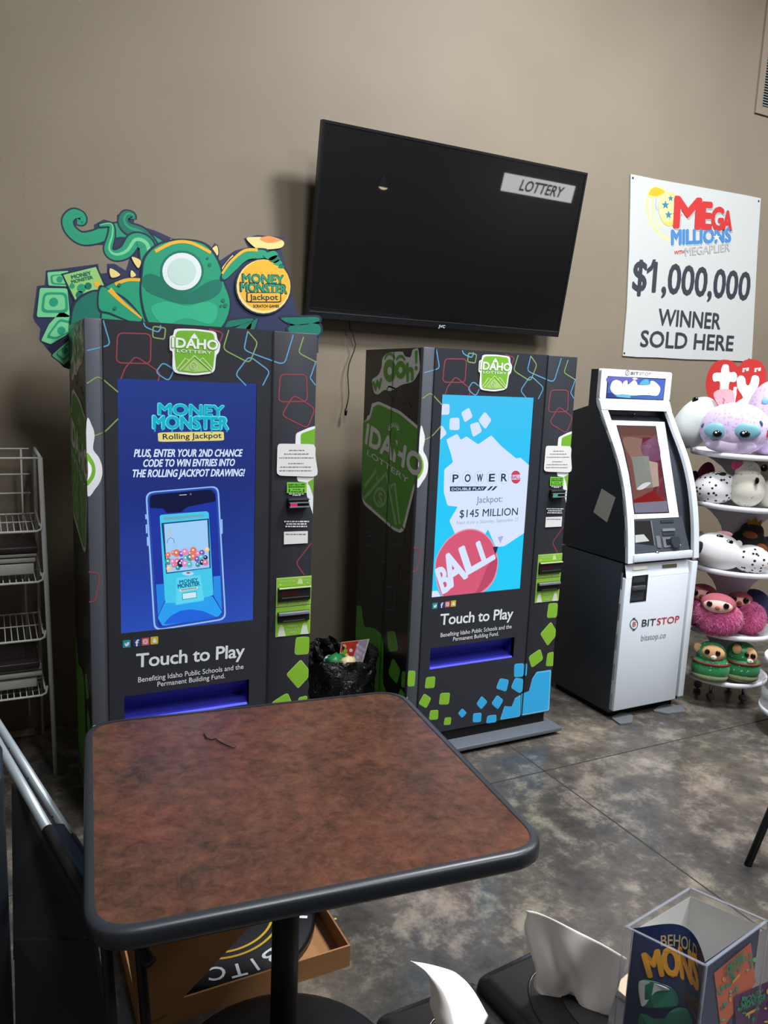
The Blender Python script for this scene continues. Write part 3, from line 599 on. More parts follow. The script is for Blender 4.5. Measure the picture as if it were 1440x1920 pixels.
def bill(q, inner, cen, r):
    A.P(q, z1, K_ink, 1, 'r', .08); cx = sum(p[0] for p in q)/len(q); cy = sum(p[1] for p in q)/len(q)
    A.P([(cx+(p[0]-cx)*.92, cy+(p[1]-cy)*.92) for p in q], z1, K_gl, 2, 'r', .08); A.P(inner, z1, K_g, 3, 'r', .25); A.P([(cen[0]+(p[0]-cen[0])*.8, cen[1]+(p[1]-cen[1])*.76) for p in inner], z1, K_gl, 4, 'r', .25); A.disc(cen, r, r, z1, K_g, 5)
mb = MB(); A = Art(TF, mb, .004)
bill([(112, 335), (215, 328), (225, 405), (118, 400)], [(130, 350), (210, 345), (215, 395), (135, 392)], (172, 370), 14)
bill([(62, 545), (78, 402), (212, 405), (225, 545)], [(88, 520), (98, 428), (205, 428), (212, 520)], (145, 472), 20)
bill([(82, 650), (120, 570), (180, 505), (240, 540), (240, 600), (130, 668)], [(110, 630), (170, 545), (230, 560), (235, 600), (150, 640)], (180, 600), 18)
bill([(130, 712), (240, 615), (250, 700), (190, 760)], [(150, 705), (230, 640), (235, 690), (188, 738)], (195, 690), 14)
mb.build('banknotes', topper, label='green printed banknotes')
mb = MB(); A = Art(TF, mb, .004)
A.P([(178, 345), (338, 305), (392, 420), (240, 475)], z1, K_ink, 5); A.P([(188, 350), (334, 314), (380, 418), (243, 465)], z1, mat('card pale', (150, 206, 120), .45), 6)
A.T('MONEY', (228, 368), (315, 348), (228, 352), z1, K_gd, 8, .04); A.T('MONSTER', (228, 388), (322, 366), (228, 374), z1, K_gd, 8, .04)
for (x, y, r, mm) in ((270, 410, 20, K_g), (300, 400, 16, K_gd), (340, 390, 14, K_y), (262, 440, 18, K_gd), (228, 400, 12, K_g)): A.disc((x, y), r, r, z1, mm, 7)
mb.build('game_card', topper, label='pale green game card')
# curling tendrils and rounded body panels, no face
mb = MB(); A = Art(TF, mb, .004)
for pts, a, b in (([(640, 240), (560, 190), (470, 150), (400, 155), (330, 180), (270, 185), (222, 150), (208, 105), (235, 75), (268, 85), (272, 108), (250, 108)], .055, .022),
                  ([(600, 250), (545, 170), (480, 140), (458, 110), (470, 80), (498, 84), (500, 100)], .05, .016),
                  ([(575, 290), (560, 215), (510, 195), (470, 245), (420, 262), (390, 235), (405, 170), (400, 125), (350, 128)], .062, .008)):
    q = {.055: 1, .05: 2.5, .062: 4}[a]; taper(pts, a+.014, b+.01, K_ink, q); taper(pts, a, b, K_g if a != .05 else K_gd, q+.4); taper([(p[0]+4, p[1]-4) for p in pts], a*.25, b*.25, K_gl if a > .06 else K_g, q+.8)
taper([(605, 245), (560, 200), (520, 182), (480, 190)], .016, .004, K_y, 4)
def blob(pts, m, L, ink=True):
    if ink:
        cx = sum(p[0] for p in pts)/len(pts); cy = sum(p[1] for p in pts)/len(pts)
        A.P([(p[0]+(8 if p[0] > cx else -8), p[1]+(8 if p[1] > cy else -8)) for p in pts], z1, K_ink, L-.4, 's')
    A.P(pts, z1, m, L, 's')
def horn(q): A.P([(p[0], p[1]) for p in q], z1, K_ink, 5, 's'); cx = sum(p[0] for p in q)/3; cy = sum(p[1] for p in q)/3; A.P([(cx+(p[0]-cx)*.82, cy+(p[1]-cy)*.82) for p in q], z1, K_yl, 6, 's'); 
blob([(350, 430), (420, 385), (520, 370), (600, 420), (640, 600), (620, 660), (300, 660), (240, 560)], K_g, 7)
blob([(235, 500), (290, 440), (350, 435), (350, 560), (330, 640), (230, 640)], K_gd, 7.5)
blob([(355, 410), (400, 420), (470, 470), (540, 545), (500, 560), (400, 520), (350, 500)], K_g, 8); taper([(395, 415), (450, 470), (540, 545)], .02, .006, K_y, 9)
for q in ([(395, 315), (450, 350), (402, 365)], [(492, 325), (518, 352), (490, 362)], [(490, 265), (540, 285), (525, 325)], [(878, 212), (885, 265), (835, 255)], [(955, 250), (935, 325), (880, 345)], [(672, 185), (690, 205), (655, 205)]): horn(q)
taper([(420, 392), (480, 372), (560, 375)], .012, .012, K_y, 9)
blob([(545, 340), (560, 270), (620, 215), (720, 195), (820, 215), (880, 290), (905, 380), (935, 480), (900, 580), (800, 640), (640, 640), (570, 560), (540, 440)], K_g, 10)
taper([(600, 245), (680, 206), (760, 206), (850, 250)], .012, .012, K_y, 11); blob([(540, 370), (580, 345), (660, 380), (740, 430), (840, 380), (895, 375), (890, 430), (820, 470), (720, 480), (620, 450), (560, 420)], K_gd, 10.8, False)
blob([(580, 500), (650, 470), (740, 490), (830, 470), (880, 500), (850, 570), (740, 545), (640, 575)], mat('card sea', (52, 176, 132), .42), 10.9, False)
A.disc((720, 335), 98, 95, z1, K_gd, 11); A.disc((720, 335), 88, 84, z1, mat('card white', (226, 236, 236), .42), 12); A.disc((720, 335), 64, 61, z1, mat('card pale mint', (196, 224, 214), .42), 13)
for (x, y, r) in ((845, 305, 8), (835, 275, 6), (905, 465, 9), (915, 488, 10), (895, 490, 6), (440, 395, 8), (420, 500, 8)): A.disc((x, y), r, r, z1, K_gd, 13)
blob([(900, 350), (940, 290), (1000, 245), (1090, 240), (1100, 275), (1020, 280), (960, 330), (915, 370)], K_g, 13); taper([(900, 345), (940, 290), (1000, 242), (1060, 238)], .008, .012, K_y, 14)
for q in ([(920, 560), (1030, 545), (1030, 560), (925, 585)], [(1010, 590), (1060, 545), (1040, 600)], [(1165, 545), (1260, 540), (1330, 540), (1330, 560), (1240, 575)], [(1210, 580), (1330, 570), (1332, 620), (1215, 610)], [(960, 590), (1030, 560), (1020, 600)]): blob(q, K_gd, 5)
mb.build('green_panel', topper, label='plain green cut-out shapes with pale horns and round white disc')
mb = MB(); A = Art(TF, mb, .004)
A.P([(1010, 185), (1065, 180), (1070, 180), (1170, 195), (1165, 228), (1080, 236), (1045, 225)], z1, K_yl, 12, 's'); A.P([(1070, 188), (1110, 176), (1165, 194), (1110, 206)], z1, K_or, 13, 's')
A.disc((1086, 402), 128, 128, z1, K_ink, 13); A.disc((1086, 402), 121, 121, z1, K_yl, 14); A.disc((1090, 396), 115, 113, z1, K_y, 15)
for i in range(4): A.P([(1085+i*22, 262+i*18), (1130+i*12, 242+i*20), (1150+i*10, 262+i*18), (1120+i*16, 285+i*12)], z1, K_gd if i % 2 else K_g, 16, 's')
A.T('MONEY', (992, 384), (1176, 390), (992, 346), z1, K_ink, 17, .06); A.T('MONEY', (994, 382), (1174, 388), (994, 348), z1, K_g, 18, .03)
A.T('MONSTER', (982, 424), (1190, 434), (982, 384), z1, K_ink, 17, .06); A.T('MONSTER', (985, 422), (1187, 432), (985, 387), z1, K_g, 18, .03)
A.P([(1008, 428), (1165, 428), (1165, 474), (1008, 474)], z1, K_ink, 17, 'r', .12); A.P([(1014, 432), (1160, 432), (1160, 470), (1014, 470)], z1, K_y, 18, 'r', .12); A.T('Jackpot', (1024, 462), (1150, 462), (1024, 438), z1, K_ink, 19, .02)
A.T('SCRATCH GAMES', (1040, 496), (1156, 496), (1040, 484), z1, K_ink, 17, .02)
mb.build('coin_badge', topper, label='round yellow badge with lettering')
# ------------------------------------------------------------------ television
TVb = Vector((0, 3.435, 1.829)); TVV = Vector((0, -.135, .806)).normalized()
F2 = Fr(TVb, (1, 0, 0), TVV); x0, x1, hh = 1.319, 2.77, .822
tv = thing('television', (2.04, WALL, 2.0), 'large black flat-screen television tilted down on the back wall', 'television')
Mtv = Matrix.Identity(4)
def fbox(mb, fr, u0, u1, v0, v1, d0, d1, m): mb.prism([(u0, v0), (u1, v0), (u1, v1), (u0, v1)], fr, d0, d1, m)
M_tv = mat('tv bezel', (20, 22, 25), .3)
mb = MB()
for q in ((x0, x1, 0, .026), (x0, x1, hh-.011, hh), (x0, x0+.011, .026, hh-.011), (x1-.011, x1, .026, hh-.011)): fbox(mb, F2, q[0], q[1], q[2], q[3], -.03, 0, M_tv)
mb.build('bezel', tv)
mb = MB(); fbox(mb, F2, x0+.01, x1-.01, .02, hh-.01, -.03, -.003, mat('tv panel', (8, 9, 11), .28, spec=.4, coat=1)); mb.build('screen', tv)
mb = MB(); fbox(mb, F2, x0+.02, x1-.02, .03, hh-.02, -.045, -.03, M_tv); fbox(mb, F2, x0+.25, x1-.25, .04, .4, -.066, -.045, M_tv); mb.build('back_cover', tv)
mb = MB(); A = Art(F2, mb, .0006); A.T('JVC', (822, 614), (834, 615), (822, 609), ID, P_white, 1, .02); A.line([(x0+.01, .028), (x1-.01, .028)], .0025, M_steel, 1); mb.build('bezel_logo', tv)
mb = MB(); mb.box(1.85, 2.25, WALL-.03, WALL-.002, 2.05, 2.45, M_blk); mb.box(2.0, 2.04, 3.40, WALL-.02, 2.2, 2.3, M_blk); mb.box(2.1, 2.14, 3.40, WALL-.02, 2.2, 2.3, M_blk); mb.build('wall_bracket', tv)
# loose lead under it
pts = [on_y(x, y, WALL-.035) for x, y in ((653, 596), (656, 615), (662, 628), (667, 646), (664, 658), (658, 672), (654, 684), (652, 702), (654, 738), (653, 748), (649, 766))]
cord = thing('power_cord', pts[0], 'thin dark lead hanging loose below the television', 'cord')
MB().tube(pts, .0028, mat('cord rubber', (40, 34, 32), .5)).build('lead', cord)
MB().tube([pts[-1], pts[-1]+Vector((-.001, 0, -.012)), pts[-1]+Vector((-.002, 0, -.034))], [.005, .008, .006], M_blk).build('plug', cord)
# ------------------------------------------------------------------ banner on the wall
PF = Fr((0, WALL-.008, 0), (1, 0, 0), (0, 0, 1))
ban = thing('paper_banner', PF.w(PF.px((1290, 672))), 'white paper banner with red, blue and black lettering tacked to the back wall', 'banner')
mb = MB(); mb.prism(PF.pp([(245, 122), (480, 170), (720, 212), (1000, 262), (1240, 305), (1378, 334), (1350, 760), (1322, 1300), (1298, 1755), (1000, 1742), (730, 1735), (480, 1720), (300, 1716), (176, 1706), (210, 1300), (232, 800)], z8), PF, -.006, 0, mat('banner paper', (194, 198, 196), .6)); mb.build('sheet', ban)
mb = MB(); A = Art(PF, mb)
c_r = mat('banner red', (196, 50, 48), .5); c_b = mat('banner blue', (72, 132, 190), .5); c_g = mat('banner grey', (176, 176, 176), .5); c_k = mat('banner ink', (54, 60, 68), .5); c_y = mat('banner gold', (232, 176, 36), .5); c_yp = mat('banner pale gold', (232, 214, 150), .5); c_ym = mat('banner mid gold', (232, 200, 96), .5)
A.L([(400, 300), (385, 400), (405, 510), (455, 600), (520, 660), (590, 700)], z8, .02, c_yp, .4, mode='s')
A.L([(440, 320), (430, 420), (460, 520), (520, 590)], z8, .016, c_yp, .7, mode='s'); A.L([(470, 330), (462, 400), (480, 440)], z8, .004, c_g, 2, mode='s')
A.P([(390, 320), (400, 262), (450, 228), (520, 240), (560, 285), (500, 330), (450, 330)], z8, c_yp, 1, 's'); A.P([(402, 300), (420, 255), (470, 238), (540, 275), (510, 300), (470, 318), (430, 310)], z8, c_y, 2, 's')
A.disc((582, 428), 92, 148, z8, c_ym, 2); A.disc((566, 415), 80, 128, z8, c_yp, 3); A.P([(640, 330), (672, 430), (650, 530), (600, 572), (645, 470)], z8, c_y, 3.5, 's'); A.P([(660, 470), (690, 480), (640, 545), (628, 535)], z8, mat('banner rust', (200, 110, 50), .5), 3.8, 's')
for (x, y, r) in ((545, 392, 36), (590, 335, 27), (626, 352, 15), (572, 478, 34), (626, 472, 22), (644, 412, 17)):
    A.P([(x+(r if k % 2 == 0 else r*.42)*math.cos(-math.pi/2+k*math.pi/5), y+1.15*(r if k % 2 == 0 else r*.42)*math.sin(-math.pi/2+k*math.pi/5)) for k in range(10)], z8, mat('banner star', (44, 130, 160), .5), 4)
for t, l, r, tp in (('M', (622, 580), (842, 594), (655, 330)), ('E', (862, 596), (938, 600), (866, 372)), ('G', (945, 602), (1042, 607), (950, 415)), ('A', (1044, 608), (1116, 612), (1050, 446))):
    A.T(t, (l[0]+10, l[1]+12), (r[0]+10, r[1]+12), (tp[0], tp[1]+12), z8, c_g, 4, .05); A.T(t, l, r, tp, z8, c_r, 5, .055)
A.T('MILLIONS', (604, 742), (1116, 720), (610, 622), z8, mat('banner pale blue', (180, 204, 226), .5), 4, .05); A.T('MILLIONS', (600, 734), (1112, 712), (606, 614), z8, c_b, 5, .06)
A.P([(988+(30 if k % 2 == 0 else 12)*math.cos(-math.pi/2+k*math.pi/5), 674+1.1*(30 if k % 2 == 0 else 12)*math.sin(-math.pi/2+k*math.pi/5)) for k in range(10)], z8, P_white, 6)
A.T('WITH', (622, 822), (708, 814), (622, 792), z8, c_r, 5, .015, .12); A.T('MEGAPLIER', (718, 836), (1106, 794), (722, 766), z8, c_g, 5, .02)
A.T('$1,000,000', (258, 1130), (1268, 1220), (258, 870), z8, c_k, 5, .025); A.P([(462, 866), (436, 866), (418, 918), (384, 950), (384, 992), (432, 956)], z8, c_k, 5); A.T('WINNER', (480, 1436), (1018, 1472), (480, 1296), z8, c_k, 5, .022); A.T('SOLD HERE', (326, 1622), (1130, 1662), (326, 1484), z8, c_k, 5, .022)
mb.build('lettering', ban, label='printed lettering')
for p in ((262, 156), (1358, 358), (188, 1682), (1272, 1735)): mb = MB(); mb.ell(PF.w(PF.px(p, z8), .001), (.006, .004, .006), M_blk, u=10, v=6); mb.build('tack', ban)
# ------------------------------------------------------------------ cash kiosk
KX0, KX1, KYF, KYB = 2.609, 3.068, 2.618, 3.082
kio = thing('cash_kiosk', ((KX0+KX1)/2, 2.85, 0), 'white and charcoal cash kiosk with a lit top sign, right of the vending machines', 'kiosk')
SX = lambda X: Fr((X, 0, 0), (0, -1, 0), (0, 0, 1))
prof = smooth([(2.612, .772), (2.629, .904), (2.65, 1.011), (2.68, 1.117), (2.721, 1.215), (2.765, 1.293), (2.813, 1.366), (2.863, 1.446), (2.893, 1.49), (2.9, 1.52)], 3, False)+[(2.9, 1.655)]
def sprism(mb, X, wd, yz, m):                   # a side profile extruded to the right
    f = SX(X); mb.prism([(-y, z) for y, z in yz], f, 0, -wd, m)
inset = lambda d: [(y+d, z) for y, z in prof]
mb = MB(); mb.box(KX0, KX1, KYF+.03, KYB, .03, .765, M_chard, .004); mb.build('lower_cabinet', kio, label='dark charcoal lower cabinet')
mb = MB(); sprism(mb, KX0, .012, inset(.018)+[(2.968, 1.655), (2.968, 1.48), (KYB, 1.448), (KYB, .772)], M_chard); sprism(mb, KX1-.012, .012, inset(.018)+[(2.968, 1.655), (2.968, 1.48), (KYB, 1.448), (KYB, .772)], M_char)
mb.box(KX0+.012, KX1-.012, 2.95, KYB, .772, 1.45, M_chard); mb.box(KX0+.012, KX1-.012, 2.925, 2.968, 1.44, 1.655, M_chard)
mb.add([(KX0+.012, y+.07, z) for y, z in prof]+[(KX1-.012, y+.07, z) for y, z in prof], [[i, len(prof)+i, len(prof)+i+1, i+1] for i in range(len(prof)-1)], M_char)
mb.build('upper_cabinet', kio, label='dark charcoal upper cabinet with curved front')
def rail(x, wd):
    mb = MB(); sprism(mb, x, wd, prof[:-1]+[(y+.02, z) for y, z in reversed(prof[:-1])], M_white); return mb
rail(KX0, .04).build('front_rail', kio, label='white curved left rail'); rail(KX1-.034, .034).build('front_rail', kio, label='white curved right rail')
# head
HF = Fr((0, 2.9, 0), (1, 0, 0), (0, 0, 1))
mb = MB(); hq = rnd([(KX0, 1.515), (KX1, 1.515), (KX1, 1.658), (KX0, 1.658)], r=.014); mb.prism(hq, HF, -.02, .004, M_white)
nf = Fr((0, 2.9, 1.515), (1, 0, 0), (0, .045, .1))
mb.add([(KX0, 2.896, 1.515), (KX1, 2.896, 1.515), (KX1, 2.873, 1.465), (KX0, 2.873, 1.465)], [[3, 2, 1, 0]], M_white); mb.add([(KX0, 2.873, 1.465), (KX1, 2.873, 1.465), (KX1, 2.93, 1.47), (KX0, 2.93, 1.47)], [[0, 1, 2, 3]], M_char)
head = mb.build('head_panel', kio, label='white head panel')
mb = MB(); A = Art(HF, mb, .0045)
A.ring((520, 150), 28, 38, zk, .003, mat('kiosk grey print', (120, 124, 130), .5), 1); A.T('B', (510, 166), (530, 166), (510, 134), zk, mat('kiosk pink print', (200, 150, 150), .5), 1, .01)
A.T('BIT', (572, 178), (690, 182), (572, 138), zk, mat('kiosk dark print', (96, 96, 102), .5), 1, .02); A.T('STOP', (702, 183), (872, 188), (702, 142), zk, mat('kiosk faded print', (190, 170, 174), .5), 1, .02); mb.build('head_lettering', kio)
mb = MB(); A = Art(HF, mb, .0045)
A.P([(225, 200), (1095, 240), (1060, 562), (198, 532)], zk, M_gap, 1); A.P([(240, 212), (1085, 250), (1052, 552), (210, 522)], zk, E_((86, 116, 214), 1), 2)
A.P([(240, 212), (700, 232), (560, 300), (300, 262), (236, 300)], zk, E_((120, 118, 206), 1), 3, 's'); A.P([(760, 258), (830, 255), (840, 335), (740, 330), (700, 320)], zk, E_((110, 200, 240), 1), 3, 's'); A.P([(212, 450), (280, 450), (350, 510), (560, 530), (300, 526), (210, 522)], zk, E_((60, 80, 150), 1), 3); A.P([(350, 490), (440, 465), (560, 480), (700, 480), (560, 530), (360, 512)], zk, E_((120, 210, 240), 1), 3)
A.P([(560, 500), (740, 482), (960, 490), (1050, 500), (1040, 545), (560, 530)], zk, E_((80, 120, 200), 1), 3.2)
A.P([(262, 380), (290, 290), (350, 260), (420, 285), (445, 330), (460, 290), (510, 268), (525, 330), (580, 290), (620, 262), (660, 300), (680, 335), (840, 335), (870, 275), (930, 290), (1000, 360), (1005, 420), (960, 492), (850, 485), (740, 482), (620, 488), (440, 470), (350, 480), (290, 440)], zk, E_((250, 252, 255), 2.2), 4, 's'); A.P([(590, 238), (630, 226), (670, 242), (630, 256)], zk, E_((230, 240, 255), 1.4), 4, 's')
mb.build('lit_sign', kio, label='blue lit sign with overexposed white lettering')
# screen bezel
BZ = Fr((0, 2.675, .972), (1, 0, 0), (0, .195, .43))
mb = MB(); q = BZ.pp([(372, 425), (700, 430), (742, 440), (838, 1078), (528, 1092), (490, 800), (440, 610)], z6)
bz = BZ.pp([(372, 424), (742, 436), (838, 1078), (528, 1092)], z6); L0 = KX0+.02
mb.prism([(L0, bz[0][1]), (bz[1][0], bz[1][1]), (bz[2][0], bz[2][1]), (L0, bz[3][1])], BZ, -.012, 0, M_white); mb.build('screen_bezel', kio, label='white screen bezel')
KS = mat('kiosk glass', (20, 16, 18), .06); KP = lambda c: mat('kiosk lit %s %s %s' % c, c, .08, emit=.8)
mb = MB(); A = Art(BZ, mb, .001)
A.P([(415, 458), (682, 464), (772, 1050), (536, 1058), (500, 790), (462, 620)], z6, M_gap, 1); A.P([(422, 466), (674, 470), (762, 1044), (540, 1052), (506, 790), (468, 615)], z6, KP((136, 92, 84)), 2)
A.P([(424, 470), (672, 472), (690, 545), (620, 525), (440, 530)], z6, KP((120, 84, 76)), 3); A.P([(470, 540), (600, 560), (600, 660), (640, 830), (560, 880), (520, 700), (468, 600)], z6, KP((158, 124, 112)), 3, 's')
A.P([(590, 545), (690, 540), (745, 960), (660, 900), (700, 720), (620, 690), (580, 620)], z6, KP((122, 44, 62)), 4); A.P([(580, 590), (650, 550), (692, 560), (708, 690), (620, 690), (585, 640)], z6, KP((130, 80, 110)), 5, 's')
A.P([(516, 672), (630, 668), (662, 880), (548, 890)], z6, KP((150, 154, 146)), 6); A.P([(630, 700), (690, 712), (700, 870), (660, 880)], z6, KP((196, 176, 160)), 6); A.P([(550, 890), (600, 850), (645, 850), (590, 892)], z6, KP((235, 240, 240)), 7, 's')
A.P([(528, 965), (660, 900), (752, 970), (752, 985), (532, 985)], z6, KP((146, 40, 40)), 6); A.P([(530, 985), (752, 970), (762, 1044), (540, 1052)], z6, KP((140, 136, 160)), 7)
A.T('BITSTOP', (560, 622), (650, 612), (560, 602), z6, KP((170, 120, 140)), 8, .01)
mb.build('touch_screen', kio, label='reddish touch screen')
mb = MB(); mb.ell(on_y(*zk((632, 765)), 2.9), (.006, .006, .006), M_steel, u=12, v=8); mb.ell(on_y(*zk((628, 785)), 2.905), (.009, .009, .009), M_gap, u=12, v=8); mb.build('camera_lens', kio)
# keypad bay
KB = Fr((0, 2.622, .815), (1, 0, 0), (0, .055, .16))
mb = MB(); mb.prism([(L0, 0), (KX1-.058, 0), (KX1-.075, .166), (L0, .166)], KB, -.014, 0, M_char); bay = mb.build('reader_bay', kio, label='charcoal reader bay')
mb = MB(); A = Art(KB, mb, .0005)
A.P([(542, 1105), (645, 1103), (672, 1270), (542, 1255)], z6, M_gap, 1); A.P([(542, 1200), (600, 1195), (638, 1240), (542, 1252)], z6, mat('paper grey', (176, 178, 176), .6), 2)
A.P([(645, 1103), (672, 1270), (676, 1270), (652, 1103)], z6, M_grey, 2)
mb.build('receipt_slot', bay)
mb = MB()
def kb(q, d, m, bev=.0015):
    uv = KB.pp(q, z6); mb.prism(rnd(uv, .12), KB, .0005, d, m)
kb([(712, 1100), (800, 1098), (802, 1114), (714, 1118)], .004, M_chard); kb([(722, 1158), (806, 1154), (808, 1172), (724, 1176)], .006, M_grey); kb([(726, 1184), (808, 1180), (810, 1200), (728, 1204)], .003, M_chard)
kb([(678, 1206), (706, 1206), (718, 1286), (692, 1286)], .004, mat('alu', (150, 154, 158), .4, .6)); kb([(722, 1216), (790, 1214), (800, 1276), (736, 1286)], .004, mat('alu', (150, 154, 158), .4, .6)); kb([(745, 1228), (780, 1226), (786, 1262), (752, 1268)], .007, M_gap)
kb([(775, 1215), (825, 1212), (836, 1275), (800, 1290), (770, 1258)], .018, M_chard)
p = KB.w(KB.px((825, 1272), z6), .02); mb.ell(p, (.005, .005, .005), M_steel, u=10, v=6); mb.build('card_reader', bay, label='card reader with metal plates')
mb = MB(); p = KB.w(KB.px((685, 1322), z6), .006); mb.ell(p, (.010, .008, .010), M_steel, u=14, v=8); mb.build('lock', bay, label='round silver lock')
mb = MB(); mb.box(KX0+.03, KX1-.052, 2.606, 2.64, .776, .812, M_white, .003); mb.build('lower_lip', kio, label='white lip')
DF = Fr((0, KYF, 0), (1, 0, 0), (0, 0, 1))
mb = MB(); rx = KX1-.052
mb.add([(KX0+.002, 2.632, .762), (rx, 2.632, .762), (rx, KYF-.002, .70), (KX0+.002, KYF-.002, .70)], [[3, 2, 1, 0]], M_white); mb.box(KX0, rx, KYF-.002, KYF+.03, .05, .70, M_white, .003)
door = mb.build('lower_door', kio, label='white lower door')
MB().box(KX1-.036, KX1, KYF-.004, KYF+.03, .06, .755, M_white, .003).build('door_rail', kio, label='white right door rail')
mb = MB(); A = Art(DF, mb, .003); q = DF.pp([(565, 172), (668, 160), (652, 330), (548, 342)], z7); A.poly(q, M_gap, 1); A.P([(572, 180), (648, 172), (644, 206), (568, 214)], z7, M_chard, 2); A.P([(558, 262), (640, 250), (634, 322), (550, 332)], z7, M_chard, 2)
u = [p[0] for p in DF.pp([(560, 245), (640, 235)], z7)]; v = DF.px((560, 262), z7)[1]; mb.box(u[0], u[1], KYF-.016, KYF, v, v+.02, M_char, .002); mb.build('cash_tray', door, label='dark recessed cash tray')
mb = MB(); A = Art(DF, mb, .003)
A.ring((575, 480), 24, 32, z7, .004, c_k, 1); A.T('B', (566, 494), (586, 492), (566, 466), z7, c_r, 1, .015); A.P([(568, 446), (584, 444), (584, 438), (568, 440)], z7, c_k, 1); A.P([(566, 516), (582, 514), (582, 520), (566, 522)], z7, c_k, 1)
A.T('BIT', (624, 495), (712, 487), (624, 452), z7, c_k, 1, .015); A.T('STOP', (722, 485), (864, 466), (722, 444), z7, mat('kiosk red', (190, 44, 66), .5), 1, .015); mb.build('door_lettering', door); mb = MB(); A = Art(DF, mb, .003); A.T('bitstop.co', (620, 586), (778, 566), (620, 550), z7, mat('kiosk site', (150, 156, 164), .5), 1, .004)
mb.build('door_lettering', door)
CH = Fr((0, KYF-.003, .70), (1, 0, 0), (0, .016, .062))
mb = MB(); mb.prism(CH.pp([(760, 100), (852, 92), (852, 114), (760, 121)], z7), CH, 0, .002, mat('lcd', (96, 90, 70), .3)); mb.build('display_strip', door)
mb = MB(); mb.prism(rnd(CH.pp([(570, 112), (660, 105), (662, 126), (570, 136)], z7), .2), CH, 0, .003, mat('bezel light', (250, 248, 230), .3)); mb.build('light_window', door)
KL = SX(KX0)
for a, b, c in [((314, 400), (352, 492), z6), ((380, 570), (410, 675), z6), ((432, 758), (454, 870), z6), ((464, 960), (474, 1072), z6), ((477, 1165), (478, 1278), z6), ((505, 150), (497, 258), z7), ((487, 350), (478, 456), z7), ((468, 545), (460, 648), z7), ((452, 738), (443, 840), z7), ((436, 928), (427, 1032), z7)]:
    mb = MB(); A = Art(KL, mb, .0006); A.L([a, b], c, .011, mat('vent tick', (150, 158, 164), .5), 1, mode=None); mb.build('side_slot', kio)
mb = MB(); A = Art(KL, mb, .0006); A.P([(318, 885), (412, 945), (355, 1115), (262, 1045)], z6, mat('side sticker', (178, 180, 174), .6), 1); mb.build('blank_sticker', kio, label='blank grey sticker')
for q in ([(430, 1090), (488, 1132), (566, 1122), (572, 1075), (500, 1050)], [(700, 1046), (790, 1064), (912, 1050), (878, 1010), (760, 1000)]):
    ZF = Fr((0, 0, .001), (1, 0, 0), (0, 1, 0)); mb = MB(); mb.prism(rnd(ZF.pp(q, z7), .12), ZF, 0, .008, mat('foot plate', (96, 100, 104), .45)); mb.build('foot_plate', kio)
MB().box(KX0+.02, KX1-.02, KYF+.05, KYB-.02, .0, .03, M_gap).build('base', kio)
# ------------------------------------------------------------------ plush toy stands
M_sh = mat('shelf white', (226, 226, 232), .4); M_shp = mat('shelf panel', (196, 192, 204), .5)
def rot_to(cx, cy):   # right / forward axes for something at (cx, cy) seen from the counter
    d = Vector((cx, cy, 0)).normalized(); return Vector((d.y, -d.x, 0)), d
def stand(name, c, zs_, rs, label, panels=True):
    t = thing(name, (c[0], c[1], 0), label, 'display stand')
    for z, r in zip(zs_, rs):
        mb = MB(); mb.lathe([(0, z-.012), (r-.006, z-.012), (r, z-.008), (r, z+.012), (r-.006, z+.014), (r-.01, z), (0, z)], (c[0], c[1], 0), M_sh, 48); mb.build('shelf', t)
    mb = MB(); R_, D_ = rot_to(c[0], c[1])
    for a in (.12,):
        U = R_*math.cos(a)+D_*math.sin(a); fr = Fr((c[0], c[1], 0), U, (0, 0, 1))
        for z0, z1_, r in zip(zs_[:-1], zs_[1:], rs):
            h = z1_-z0-.012; pts = []
            for k in range(9): s = k/8; pts.append((r*(.3+.5*(2*s-1)**2), z0+h*s))
            pts += [(-p[0], p[1]) for p in reversed(pts)]
            mb.prism(pts, fr, -.003, .003, M_shp)
    if panels: mb.build('divider_panels', t)
    for k in range(4):
        a = k*math.pi/2+.3; x, y = c[0]+rs[0]*.55*math.cos(a), c[1]+rs[0]*.55*math.sin(a)
        mb = MB(); mb.tube([(x, y, zs_[0]-.012), (x, y, .04)], .008, M_steel); mb.tube([(x-.008, y, .022), (x+.008, y, .022)], .02, mat('caster', (120, 120, 118), .3), 16); mb.build('caster', t)
    return t
PC = Vector((3.39, 2.66, 0)); PD = PC.length; SZ = (.13, .377, .701, 1.022, 1.271); SR = (.215, .225, .25, .262, .27)
st = stand('plush_display_stand', PC, SZ, SR, 'round white five-tier plush toy stand on casters right of the kiosk')
R_, D_ = rot_to(PC.x, PC.y)
def at(p, c, fw=.1):       # a point on the sight line, fw metres in front of the stand's axis
    x, y = c(p); d = ray(x, y); t = (PD-fw)/d.dot(D_); return EYE+d*t
def mpp(fw=.1): return (PD-fw)/CF.dot(D_)/FPX*.97
MR = Matrix((R_, D_, Vector((0, 0, 1)))).transposed()
def fuzz(a, f, seed):
    def g(v):
        q = math.sin(v.x*f+seed)*math.sin(v.y*f*1.3+seed*2)*math.sin(v.z*f*1.1+seed); return v*(1+a*q)
    return g
